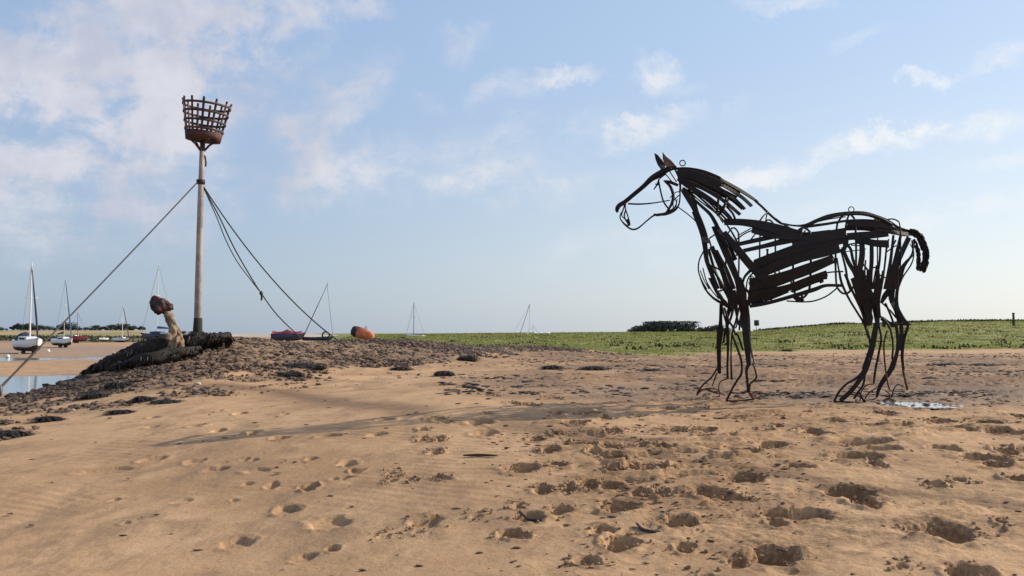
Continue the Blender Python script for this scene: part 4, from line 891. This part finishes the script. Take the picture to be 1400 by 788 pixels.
# ------------------------------------------------------------------ BEACON
BY = 22.0; bs = BY / FPX
b0 = at(269.5, 468, BY); b0.z = Hs(b0.x, b0.y)
beacon = empty('beacon', b0); tag(beacon, 'tall weathered beacon pole topped by a rusty iron fire basket, on the shingle bank', 'beacon')
ptop = at(276.5, 203, BY); pbot = b0 - Vector((0, 0, .15))
part('pole', tube_vf([pbot - b0, at(271, 400, BY) - b0, at(274, 280, BY) - b0, ptop - b0], [.088, .083, .071, .060], 16), M['pole'], beacon)
part('footing', tube_vf([pbot - b0, pbot - b0 + Vector((.02, -.02, .7))], [.13, .10], 9), M['darkwood'], beacon)
part('collar', tube_vf([at(274.4, 252, BY) - b0, at(274.5, 246, BY) - b0], .105, 12), M['basket'], beacon)
bc = at(277.5, 192.5, BY) - b0; axis = Vector((.105, -.035, 1)).normalized()
ex = axis.cross(Vector((0, 1, 0))).normalized(); ex = Vector((1, 0, -axis.x / axis.z)).normalized(); ey = axis.cross(ex)
def bp(h, r, a): return bc + axis * h + (ex * math.cos(a) + ey * math.sin(a)) * r
NB = 12; RB, RT, HB = 22 * bs, 31 * bs, 48 * bs
def rad(h): return RB + (RT - RB) * h / HB
bask = empty('fire_basket', (0, 0, 0)); bask.parent = beacon
def bpart(nm, vf, m_): return part(nm, vf, M[m_], bask)
for i, h in enumerate((14 * bs, 25 * bs, 37 * bs, HB)):
    r_ = rad(h) + .012
    pts = [bp(h, r_, a) for a in np.linspace(0, 2*math.pi, 40, endpoint=False)]; V = []; F = []
    for a in np.linspace(0, 2*math.pi, 40, endpoint=False):
        for (dh, dr) in ((-.028, 0), (-.028, .014), (.028, .014), (.028, 0)): V.append(bp(h + dh, r_ + dr, a))
    for q in range(40):
        for k2 in range(4): F.append((q*4+k2, q*4+(k2+1) % 4, ((q+1) % 40)*4+(k2+1) % 4, ((q+1) % 40)*4+k2))
    bpart('band', (V, F), 'basket')
for i in range(NB):
    a = 2 * math.pi * i / NB + .2
    P = [bp(0, RB * .98, a), bp(HB * .5, rad(HB * .5), a), bp(HB, rad(HB), a), bp(HB + 5.5 * bs, rad(HB) + .02, a)]
    nr = [(ex * math.cos(a) + ey * math.sin(a))] * 4
    bpart('upright', strip_vf(P, 3.2 * bs, .018, nr), 'basket')
    bpart('finial', tube_vf([P[-1] - axis * .02, P[-1] + axis * .03], .026, 6), 'basket')
V = []; F = []
for a in np.linspace(0, 2*math.pi, 40, endpoint=False):
    for (h, r_) in ((-.01, 0.02), (-.01, RB + .02), (11.5 * bs, rad(11 * bs) + .02), (11.5 * bs, rad(11 * bs)), (.01, RB - .01), (.01, .02)): V.append(bp(h, r_, a))
for q in range(40):
    for k2 in range(6): F.append((q*6+k2, q*6+(k2+1) % 6, ((q+1) % 40)*6+(k2+1) % 6, ((q+1) % 40)*6+k2))
bpart('pan', (V, F), 'baskrust')
for i in range(6):
    a = 2 * math.pi * i / 6
    part('bracket', tube_vf([bp(0, RB * .8, a), bp(-.10, RB * .45, a), ptop - b0 - Vector((0, 0, .12))], .022, 6), M['basket'], beacon)
part('bracket', tube_vf([bp(0, 0, 0), ptop - b0 - Vector((0, 0, .05))], .06, 10), M['basket'], beacon)
part('tether', tube_vf([at(280, 213, BY - .1) - b0, at(281.5, 222, BY - .1) - b0, at(281, 228, BY - .1) - b0], .022, 6), M['basket'], beacon)
def sag(p, q, s, n=26):
    return [p.lerp(q, k / n) + Vector((0, 0, -4 * s * (k / n) * (1 - k / n))) for k in range(n + 1)]
def guy(pts, r, label):
    o = link('guy_rope', pymesh('guy_rope', *tube_vf([v - pts[0] for v in pts], r, 6)), None, M['rope']); o.location = pts[0]
    return tag(o, label, 'rope', 'guy ropes of the beacon')
attach = at(274, 248, BY)
endL = G(-66, 596) + Vector((0, 0, -.02))
gl = sag(attach + Vector((-.05, 0, 0)), endL, .03)
g1 = guy(gl, list(np.linspace(.017, .012, len(gl))), 'long taut rope from the beacon down to the left edge')
kn = at(7, 525, 18.95)
part('shackle', tube_vf([gl[-4] - gl[0] + Vector((0, 0, .03)), gl[-4] - gl[0] + Vector((-.01, 0, -.03)), gl[-4] - gl[0] + Vector((.01, 0, -.13))], [.02, .04, .012], 6), M['darkmast'], g1)
part('chain', tube_vf([gl[k] - gl[0] for k in range(20, 27)], [.015, .021, .015, .022, .015, .022, .016], 6), M['weed'], g1)
e1 = G(480, 478)
guy(sag(attach + Vector((.07, 0, -.12)), e1, .42), .017, 'right hand guy rope reaching the shingle beyond the leaning dark boat')
e2 = at(409, 460, 29); e2.z = Hs(e2.x, e2.y) + .0
e2 = at(411, 462, 27.6)
mid2 = at(357, 401, 24.6)
top2 = attach + Vector((.07, 0, -.14)); 
g2_ = guy([Vector(v) for v in crom([top2, at(300, 297, 22.6), at(318, 335, 23.2), at(337, 369, 24), mid2, at(380, 432, 25.8), e2], 5)], .017, 'slack middle guy rope with a hanging knot')
part('knot', tube_vf([mid2 - top2 + Vector((0, 0, .06)), mid2 - top2, mid2 - top2 + Vector((.02, 0, -.08)), mid2 - top2 + Vector((.01, 0, -.2))], [.02, .055, .03, .022], 6), M['rope'], g2_)
guy([Vector(v) for v in crom([top2, at(297, 299, 22.5), at(309, 329, 22.9), at(325, 359, 23.5), at(346, 387, 24.2), mid2], 5)], .013, 'thin slack rope hanging beside the middle guy and joining its knot')

# ------------------------------------------------------------------ driftwood and stump on the bank
def gat(px, py, dy=9):
    return at(px, py, G(px, py + dy).y - .02)
def log(name, pts, rads, m_, label, bumpy=.3, n=22, weed=0):
    P = crom([(*p, r) for p, r in zip(pts, rads)], 14); V, F = tube_vf([Vector(q[:3]) for q in P], [q[3] for q in P], n)
    o0 = Vector(P[0][:3]); V2 = []
    for i, v in enumerate(V):
        c0 = Vector(P[i // n][:3]); dd = v - c0; ar = 6.283 * (i % n) / n
        k = 1 + bumpy * float(fbm(np.array([v.x * 3.1 + v.z * 4 + 9]), np.array([math.cos(ar) * 1.4 + v.z * 5 + rads[0] * 40]), 4, 3, .65)[0]) * 1.6 - .10 * (abs(math.sin(ar * 2.5)) ** 6)
        V2.append(c0 + dd * k - o0)
    root = empty(name, o0); part('trunk', (V2, F), m_, root)
    if weed:
        r_ = random.Random(len(label)); WV = []; WF = []
        for k in range(weed):
            i = r_.randrange(len(P)); c0 = Vector(P[i][:3]); a = r_.uniform(0, 6.28); t_ = (Vector(P[min(i+1, len(P)-1)][:3]) - Vector(P[max(i-1, 0)][:3])).normalized()
            f = t_.orthogonal().normalized(); f.rotate(Matrix.Rotation(a, 3, t_)); s0 = c0 + f * P[i][3] * .95 - o0
            dv = (f + Vector((r_.uniform(-.6, .6), r_.uniform(-.6, .6), r_.uniform(-.9, .2)))).normalized(); L = r_.uniform(.03, .11); sd = dv.cross(Vector((r_.random(), 1, .3))).normalized() * r_.uniform(.012, .03)
            b = len(WV)
            for q in range(4):
                g = q / 3; cc = s0 + dv * L * g + Vector((0, 0, -.10 * g * g)); WV += [cc - sd * (1 - .7*g), cc + sd * (1 - .7*g)]
            for q in range(3): WF.append((b+2*q, b+2*q+1, b+2*q+3, b+2*q+2))
        w_ = part('seaweed', (WV, WF), M['weed'], root); w_['kind'] = 'stuff'
    tag(root, label, 'driftwood'); return root
log('driftwood_log', [gat(232, 472), gat(262, 467, 12), gat(290, 464.5, 12), gat(313, 461.5, 13)], [.13, .16, .16, .12], M['darkwood'], 'thick dark blunt ended log lying level at the foot of the beacon pole', weed=420)
log('driftwood_log', [gat(114, 511, 4), gat(150, 497), gat(190, 482, 13), gat(225, 471, 14), gat(245, 468, 12)], [.06, .15, .19, .20, .13], M['darkwood'], 'long black weedy timber sloping down the bank to the left', weed=700)
log('driftwood_log', [gat(150, 505, 5), gat(200, 492), gat(250, 482), gat(272, 478, 6)], [.07, .12, .12, .07], M['darkwood'], 'lower rough weedy timber propped along the front of the sloping one', weed=320)
log('driftwood_log', [at(125, 509, 20.2), at(135, 503, 20.4), at(141, 494, 20.4)], [.06, .09, .07], M['wood'] if 0 else M['darkwood'], 'short stub of wood at the lower left tip of the timber', weed=40)
PY_ = G(243, 484).y - .15
sroot = empty('bent_post', at(241, 474, PY_)); so = sroot.location.copy(); tag(sroot, 'bent bleached wooden post carrying a dark rusty lump on top', 'post')
def stub(nm, pts, rads, m_, bumpy=.2, n=12):
    P = crom([(*p, r) for p, r in zip(pts, rads)], 9); V, F = tube_vf([Vector(q[:3]) for q in P], [q[3] for q in P], n + 6); V2 = []; n += 6
    for i, v in enumerate(V):
        c0 = Vector(P[i // n][:3]); k = 1 + bumpy * float(fbm(np.array([v.x * 7 + v.z * 5]), np.array([v.z * 6 + math.cos(6.283 * (i % n) / n) * 1.8 + 3]), 4, 5, .6)[0]) * 2; V2.append(c0 + (v - c0) * k - so)
    return part(nm, (V2, F), m_, sroot)
def sa(px, py, o=0): return at(px, py, PY_ + o)
stub('stem', [sa(227, 424), sa(232, 434), sa(237, 448), sa(243, 459), sa(248, 476)], [.056, .070, .076, .074, .066], M['wood'], .42)
stub('root_branch', [sa(238, 449, -.03), sa(234, 458, -.12), sa(229, 466, -.22)], [.070, .080, .055], M['wood'], .42)
stub('root_branch', [sa(243, 460, -.02), sa(241, 468, -.1), sa(236, 478, -.12)], [.055, .045, .035], M['wood'])
stub('cap', [sa(209.5, 405), sa(212, 412), sa(218, 418), sa(226, 420.5), sa(236, 420)], [.02, .09, .145, .115, .05], M['basket'], .5, 18)
stub('cap_crust', [sa(210, 405.5, -.02), sa(217, 410, -.04), sa(226, 414, -.04), sa(233, 417, -.04)], [.03, .05, .05, .03], M['rust'], .3, 10)

# ------------------------------------------------------------------ boats
def hull_vf(L, B, D, fl=.0, bow=1.0, n=14):
    """bow at +x; keel line at z=0"""
    V = []; F = []; m_ = 9
    for i in range(n + 1):
        s = i / n; x = -L/2 + L * s
        hb = B/2 * (min(1, .72 + .9 * s) if s < .35 else (1 - ((s - .35) / .65) ** 2.4 * bow)) ; hb = max(hb, .02)
        zd = D * (1.0 + .16 * (2 * s - .7) ** 2); zk = D * .34 * max(0, (s - .72) / .28) ** 2 * 2 + D * .12 * max(0, (.15 - s) / .15)
        for k in range(m_):
            a = math.pi * k / (m_ - 1); cx_ = math.cos(a); sz = math.sin(a)
            V.append((x + (.35 * D * s * (1 - sz) if s > .8 else 0), hb * math.copysign(abs(cx_) ** .62, cx_), zd - (zd - zk) * sz ** .75))
    for i in range(n):
        for k in range(m_ - 1): F.append((i*m_+k, i*m_+k+1, (i+1)*m_+k+1, (i+1)*m_+k))
    for i in range(n): F.append((i*m_, (i+1)*m_, (i+1)*m_+m_-1, i*m_+m_-1))
    F.append(tuple(range(m_))); F.append(tuple(n*m_ + k for k in range(m_))[::-1])
    return V, F
def boat(name, px, py, Y, L, label, heading=0, B=None, D=None, hull='hull_white', mast=0, mastx=.05, mastm='alu', furl=None, cabin=None, hood=None, boom=None, tilt=0, pitch=0, cat='sailing boat', keel=True, cover=None, group='boats aground in the creek', mr=None, lean=0.0, wr0=None):
    B = B or L * .33; D = D or L * .15
    g0 = at(px, py, Y); root = empty(name, g0); root.rotation_euler = Euler((tilt, pitch, heading), 'XYZ')
    kz = D * .28 if keel else 0; up = Vector((0, 0, kz))
    def add(nm, vf, mm, par=root, sm=False): return part(nm, ([Vector(v) + up for v in vf[0]], vf[1]), M[mm] if isinstance(mm, str) else mm, par, sm)
    h = add('hull', hull_vf(L, B, D), hull, sm=True)
    V, F = hull_vf(L * .96, B * .90, D * .46); add('antifouling', ([Vector(v) - Vector((0, 0, D * .02)) for v in V], F), 'antifoul', sm=True)
    if keel: 
        for s in (-1, 1): part('bilge_keel', box_vf((0, s * B * .2, kz * .55), (L * .22, .08, kz * 1.3)), M['antifoul'], root)
    add('deck', ([Vector((x, y * .92, z + .012)) for (x, y, z) in hull_deck(L, B, D)[0]], hull_deck(L, B, D)[1]), 'hull_white')
    if cabin:
        V = []; cl, ch, cw = L * .36, D * .42, B * .30; z0 = D * 1.0; c0 = L * .06
        for (x, zz, k2) in ((-cl/2, 0, 1), (cl/2, 0, .7), (cl * .38, ch * .85, .6), (-cl/2 + .1, ch, .9)):
            V += [(c0 + x, -cw * k2 * 1.2, z0 + zz), (c0 + x, cw * k2 * 1.2, z0 + zz)]
        cb = add('cabin', (V, [(0,1,3,2)[::-1], (2,3,5,4)[::-1], (4,5,7,6)[::-1], (6,7,1,0)[::-1], (0,2,4,6), (1,7,5,3)]), cabin)
        for s in (-1, 1): part('window', ([Vector((c0 - cl*.3, s*cw*1.16, z0+ch*.3)) + up, Vector((c0 + cl*.28, s*cw*.93, z0+ch*.3)) + up, Vector((c0 + cl*.25, s*cw*.88, z0+ch*.65)) + up, Vector((c0 - cl*.3, s*cw*1.12, z0+ch*.7)) + up] + [Vector((c0 - cl*.3, s*(cw*1.16+.06), z0+ch*.3)) + up, Vector((c0 + cl*.28, s*(cw*.93+.06), z0+ch*.3)) + up, Vector((c0 + cl*.25, s*(cw*.88+.06), z0+ch*.65)) + up, Vector((c0 - cl*.3, s*(cw*1.12+.06), z0+ch*.7)) + up], [(0,1,2,3),(4,5,6,7),(0,1,5,4),(2,3,7,6),(1,2,6,5),(0,3,7,4)]), M['window'], cb)
    if hood:
        V = []; F = []; c0 = -L * .22
        for i, x in enumerate((-L*.10, L*.0, L*.12)):
            hh_ = D * (.75, .85, .45)[i]
            for a in np.linspace(0, math.pi, 7): V.append((c0 + x, math.cos(a) * B * .36, D * 1.0 + math.sin(a) * hh_))
        for i in range(2):
            for k2 in range(6): F.append((i*7+k2, i*7+k2+1, (i+1)*7+k2+1, (i+1)*7+k2))
        F += [tuple(range(7)), tuple(range(14, 21))]
        add('spray_hood', (V, F), hood)
    mx = L * mastx
    if mast:
        mr = mr or max(.07, mast * .008)
        m0 = add('mast', tube_vf([(mx, 0, D * .9), (mx + lean * mast, 0, D + mast)], [mr, mr * .7], 8), mastm)
        for fr in (.55,):
            part('spreader', box_vf((mx + lean * mast * fr, 0, kz + D + mast * fr), (.08, B * .55, .05)), M[mastm], m0)
        wr = wr0 or max(.022, Y * .00012)
        add('forestay', tube_vf([(mx + lean * mast * .96, 0, D + mast * .96), (L * .52, 0, D * 1.2)], wr if not furl else .03, 5), 'darkmast')
        add('backstay', tube_vf([(mx + lean * mast * .99, 0, D + mast * .99), (-L * .5, 0, D * 1.1)], wr * .7, 5), 'darkmast')
        if furl: add('furled_sail', tube_vf([(mx + .3, 0, D + mast * .90), (L * .40, 0, D + mast * .30), (L * .51, 0, D * 1.35)], [.06, .13, .11], 8), furl)
        if boom: 
            add('boom', tube_vf([(mx, 0, D * 1.9), (mx - L * .42, 0, D * 1.8)], .07, 6), mastm)
            add('sail_cover', tube_vf([(mx - .1, 0, D * 2.12), (mx - L * .2, 0, D * 2.02), (mx - L * .4, 0, D * 1.92)], [.20, .16, .09], 8), boom)
    if cover:
        V = []; F = []
        for i, s in enumerate(np.linspace(-.46, .44, 7)):
            hb = B * .46 * (1 - max(0, s) ** 2 * 2.2)
            for a in np.linspace(0, math.pi, 7): V.append((L * s, math.cos(a) * hb, D * 1.0 + math.sin(a) * D * (.55 + .2 * math.cos(i * 2.1)) * (1 - abs(s) * .7)))
        for i in range(6):
            for k2 in range(6): F.append((i*7+k2, i*7+k2+1, (i+1)*7+k2+1, (i+1)*7+k2))
        F += [tuple(range(7)), tuple(range(42, 49))]
        add('cover', (V, F), cover, sm=True)
    tag(root, label, cat, group); return root
def hull_deck(L, B, D, n=14):
    V, F = hull_vf(L, B, D, n=n); W = []; Q = []
    for i in range(n + 1): W += [V[i*9], V[i*9+8]]
    for i in range(n): Q.append((2*i, 2*i+2, 2*i+3, 2*i+1))
    return W, Q
boat('yacht', 39, 484, 119, 9.2, 'largest white yacht at far left with a dark spray hood and furled sail', heading=R(-50), B=3.1, D=1.35, mast=10.2, mastm='mast_white', furl='canvas_navy', cabin='hull_white', hood='canvas_navy', mr=.11, group='yachts aground at the left')
boat('yacht', 86, 475, 170, 6.6, 'white yacht with plain bow just right of the largest yacht', heading=R(-40), B=2.4, D=1.15, mast=11.6, mastm='alu', furl='canvas_blue', cabin='hull_white', boom='canvas_navy', mr=.07, group='yachts aground at the left')
boat('fishing_boat', 104, 469, 230, 5.0, 'small reddish boat with short mast behind the white yachts', heading=R(15), hull='hull_red', B=2, D=1.2, mast=6.2, mastm='darkmast', cabin='hull_red', cat='boat', group='yachts aground at the left')
boat('dinghy', 142, 466, 250, 2.4, 'tiny white upturned dinghy on the mud between the boats', heading=R(20), B=1.4, D=.55, cover='hull_white', cat='dinghy', keel=False, group='yachts aground at the left')
boat('yacht', 166, 469, 262, 5.6, 'small yacht with white bow and dark hull bottom, nearest the post', heading=R(-25), B=2.1, D=1.0, mast=9.6, mastm='mast_white', furl='canvas_navy', cabin='hull_white', mr=.09, group='yachts aground at the left')
boat('yacht', 217, 467.5, 150, 6.4, 'navy hulled yacht with blue sail cover seen past the bent post', heading=R(165), hull='hull_navy', B=2.1, D=1.0, mast=11.6, mastm='mast_white', cabin='hull_navy', boom='canvas_blue', mr=.06, group='yachts aground at the left')
boat('motor_boat', 393, 466, 110, 3.8, 'maroon covered low boat beyond the shingle, left of the leaning masts', heading=R(8), hull='hull_navy', B=1.7, D=.80, cover='canvas_red', cat='boat', keel=False)
boat('yacht', 434, 466, 112, 3.6, 'dark hulled boat aground with its long mast leaning to the right', heading=R(4), hull='hull_navy', B=1.7, D=.45, mast=6.7, mastx=-.48, mastm='darkmast', cat='boat', keel=False, mr=.045, lean=.44)
boat('yacht', 568, 463, 150, 3.6, 'pale hull on the marsh edge under a single upright mast', heading=R(150), hull='hull_white', B=1.6, D=.55, mast=5.4, mastx=.1, mastm='darkmast', keel=False, mr=.06)
boat('yacht', 712, 460, 170, 3.0, 'small white boat on the marsh with a mast tilted to the right', heading=R(10), hull='hull_white', B=1.4, D=.45, mast=5.6, mastx=-.05, mastm='darkmast', keel=False, mr=.055, lean=.34)
for (px, L, lb, dk) in ((728, 2.2, 'small open white boat just right of the tilted mast', 1), (736, 1.7, 'tiny white dinghy in the middle of the row beyond the marsh', 0), (745, 2.0, 'small white dinghy at the right end of the row beyond the marsh', 0)):
    boat('dinghy', px, 459, 176, L, lb, heading=R(random.uniform(-20, 20)), B=1.0, D=.45, cover='hull_white' if not dk else None, cat='dinghy', keel=False, mast=1.6 if dk else 0, mastm='darkmast', mr=.03, group='dinghies beyond the marsh')
# big orange buoy lying on its side, tyre, small buoys
ob = empty('mooring_buoy', at(494, 464, 100)); ob.rotation_euler = (0, R(14), R(-22)); s_ = 100 / FPX
prof = [(-15.5, 3.0), (-15, 6.8), (-11, 7.6), (-6, 7.8)]
part('end_cap', tube_vf([(x * s_, 0, 8 * s_) for x, r in prof], [r * s_ for x, r in prof], 16), M['antifoul'], ob)
prof = [(-6.05, 7.9), (0, 7.5), (7, 6.6), (13, 5.4), (17, 3.8), (18, 1.5)]
part('body', tube_vf([(x * s_, 0, 8 * s_) for x, r in prof], [r * s_ for x, r in prof], 16), M['orange'], ob)
part('eye', tube_vf([Vector((3 * s_ + math.cos(a) * .14, 0, 16.5 * s_ + math.sin(a) * .14)) for a in np.linspace(0, 6.28, 10, endpoint=False)], .035, 6, True), M['darkmast'], ob)
part('eye', tube_vf([Vector((15 * s_ + math.cos(a) * .16, 0, 8 * s_ + math.sin(a) * .16)) for a in np.linspace(0, 6.28, 10, endpoint=False)], .04, 6, True), M['darkmast'], ob)
tag(ob, 'big orange buoy with a black end lying on its side at the marsh edge', 'buoy')
ty = empty('tyre', at(445.5, 464, 105)); rt = 4.6 * 105 / FPX
part('tread', tube_vf([Vector((math.cos(a) * rt, 0, rt + .08 + math.sin(a) * rt)) for a in np.linspace(0, 6.28, 22, endpoint=False)], rt * .22, 8, True), M['antifoul'], ty); ty.rotation_euler = (R(-8), 0, R(15))
tag(ty, 'upright black tyre standing at the right end of the leaning mast boat', 'tyre')
def buoy(px, py, Y, r, label):
    g0 = at(px, py, Y); root = empty('buoy', g0)
    part('float', tube_vf([(0, 0, 0), (0, 0, r * .3), (0, 0, r), (0, 0, r * 1.6), (0, 0, r * 1.9)], [r * .5, r * .9, r, r * .75, r * .25], 12), M['hull_white'], root)
    part('eye', tube_vf([(0, 0, r * 1.85), (0, 0, r * 2.4)], r * .12, 6), M['darkmast'], root); tag(root, label, 'buoy', 'small buoys on the mud')
buoy(10.5, 490, 100, .22, 'pale small buoy beside the pool at the far left'); buoy(66, 482, 118, .22, 'small buoy on sand right of the largest yacht')
buoy(27, 486, 115, .16, 'tiny pale buoy under the stern of the largest yacht'); buoy(203, 470, 140, .22, 'small pale buoy left of the navy hulled yacht')
buoy(388, 469, 95, .13, 'small white float in front of the maroon covered boat')
# sign, post
sg = empty('sign', at(1034.5, 466, 100)); part('post', tube_vf([(0, 0, -.1), (0, 0, 2.1)], .035, 6), M['pole'], sg)
part('board', box_vf((0, -.06, 1.95), (.54, .05, .62)), M['window'], sg); tag(sg, 'small dark square board on a thin post on the marsh, seen behind the horse belly', 'sign')
g0 = at(1386, 449, 150); po = empty('marker_post', g0)
part('shaft', tube_vf([(0, 0, -.3), (0, 0, 1.3), (0, 0, 2.45)], [.21, .20, .17], 8), M['post'], po); part('cap', tube_vf([(0, 0, 2.4), (0, 0, 2.55)], .24, 8), M['post'], po); part('arm', box_vf((-.12, 0, .9), (.9, .12, .12)), M['post'], po)
tag(po, 'dark wooden marker post standing on the dune crest at far right', 'post')

# ------------------------------------------------------------------ trees
def crown_mesh(seed, w_, h_, flat=False, n=420, leaf=.42):
    g_ = np.random.default_rng(seed); k = 7
    cl = g_.normal(0, .30, (k, 3)) * np.array([w_, w_ * .7, h_ * .62]); cl[:, 2] += h_ * .5; rad_ = (.24 + .16 * g_.random(k)) * w_
    i = g_.integers(0, k, n); d_ = g_.normal(0, 1, (n, 3)); d_ /= np.linalg.norm(d_, axis=1)[:, None]
    P = cl[i] + d_ * (rad_[i] * g_.random(n) ** .4)[:, None]
    P[:, 2] = np.clip(P[:, 2], h_ * .02, h_ * (.92 if flat else 1.08))
    a = g_.normal(0, 1, (n, 3)); a /= np.linalg.norm(a, axis=1)[:, None]; b = np.cross(a, d_ + .01); b /= np.linalg.norm(b, axis=1)[:, None] + 1e-9
    s = leaf * (.6 + .9 * g_.random(n))[:, None]
    V = np.stack([P - a * s, P - b * s * .6, P + a * s, P + b * s * .6], 1).reshape(-1, 3)
    return npmesh('crown', V, np.arange(4 * n).reshape(n, 4), False)
def trunk_mesh(h_):
    vf = join_vf(tube_vf([(0, 0, -1), (0, 0, h_ * .3), (.2, 0, h_ * .7)], [.35, .26, .10], 7), tube_vf([(0, 0, h_ * .3), (h_ * .2, .1, h_ * .6)], [.16, .05], 5), tube_vf([(0, 0, h_ * .35), (-h_ * .2, -.1, h_ * .62)], [.15, .05], 5))
    return pymesh('trunk', *vf)
KIN = []
for i, (w_, h_, fl) in enumerate(((9, 7, 0), (7, 9, 0), (12, 6.5, 0), (10, 8, 0), (14, 7.5, 1))):
    cm = crown_mesh(50 + i, w_, h_, fl, 650, .62); cm.materials.append(M['leaf']); tm = trunk_mesh(h_); tm.materials.append(M['bark']); KIN.append((cm, tm))
def tree(px, base_py, Y, kind, s, label, group, sx=1.0):
    g0 = at(px, base_py, Y); root = empty('tree', g0); root.scale = (s * sx, s, s); root.rotation_euler.z = 0
    for nm, me in (('crown', KIN[kind][0]), ('trunk', KIN[kind][1])):
        o = bpy.data.objects.new(nm, me); COL.objects.link(o); o.parent = root
    tag(root, label, 'tree', group); return root
r_ = random.Random(5); px = -60
while px < 196:
    s = r_.uniform(.38, 1.05); k = r_.randrange(4)
    if 8 <= px % 48 <= 14: s *= .6
    
    if px > 172: s *= .75
    tree(px, 452.2, 900, k, s, 'dark tree in the unbroken distant tree line beyond the fields at the left', 'trees of the distant tree line', sx=1.25); px += r_.uniform(4.5, 8.5)
for i, (px, s, k) in enumerate(((866, .5, 0), (872, .7, 2), (879, .85, 0), (886, .95, 3), (893, .9, 2), (900, 1.0, 0), (908, 1.12, 4), (917, 1.18, 4), (926, 1.16, 4), (933, .9, 2), (939, .5, 2), (870, .45, 3), (947, .5, 0), (957, .55, 2), (965, .68, 0), (973, .72, 2), (981, .7, 3), (990, .55, 2))):
    tree(px, 456.5, 620, k, s, 'dark tree in the distant grove left of the horse legs' if px < 945 else 'dark tree in the small low grove half hidden by the horse fore legs', 'trees of the grove beyond the marsh' if px < 945 else 'trees of the low grove behind the fore legs', sx=1.3)
for (px, s, k, lb) in ((1046, .36, 0, 'leftmost'), (1051, .42, 2, 'middle'), (1057, .38, 3, 'rightmost')):
    tree(px, 455, 620, k, s, lb + ' of three small dark trees on the horizon beyond the sign', 'small trees under the belly', sx=1.3)
for (px, s, lb) in ((205, .35, 'left one of two tiny trees left of the bent post'), (212, .4, 'right one of two tiny trees left of the bent post'), (250, .4, 'tiny tree just right of the bent post'), (262, .4, 'tiny tree just left of the beacon pole foot'), (275, .35, 'tiny tree just right of the beacon pole foot')):
    tree(px, 457, 900, 2, s, lb + ' on the far shore', 'tiny trees on the far shore', sx=1.5)
# pale beach ridge on the far side of the estuary mouth
def ridge(name, px0, px1, Y, top, wobble, m_, label):
    n = 60; V = []; F = []
    for i in range(n + 1):
        f = i / n; q = at(px0 + (px1 - px0) * f, 456, Y); e = math.sin(math.pi * f) ** .35
        z1 = 1.6 + top * Y / FPX; z1 = -1.1 + (z1 + 1.1) * e * (1 + wobble * float(fbm(np.array([i * .31]), np.array([2.0]), 3, 4)[0]))
        V += [(q.x, Y - 60, -1.3), (q.x, Y, z1), (q.x, Y + 90, -1.3)]
    for i in range(n):
        for k in range(2): F.append((i*3+k, (i+1)*3+k, (i+1)*3+k+1, i*3+k+1))
    tag(link(name, pymesh(name, V, F), None, m_), label, kind='structure')
ridge('far_beach', 265, 470, 700, -.2, .12, mat('pale_far_sand', (.62, .50, .40), .9, scale=.02), 'low pale sand ridge on the horizon right of the beacon')
print('objects', len(bpy.data.objects), 'verts', sum(len(m.vertices) for m in bpy.data.meshes))
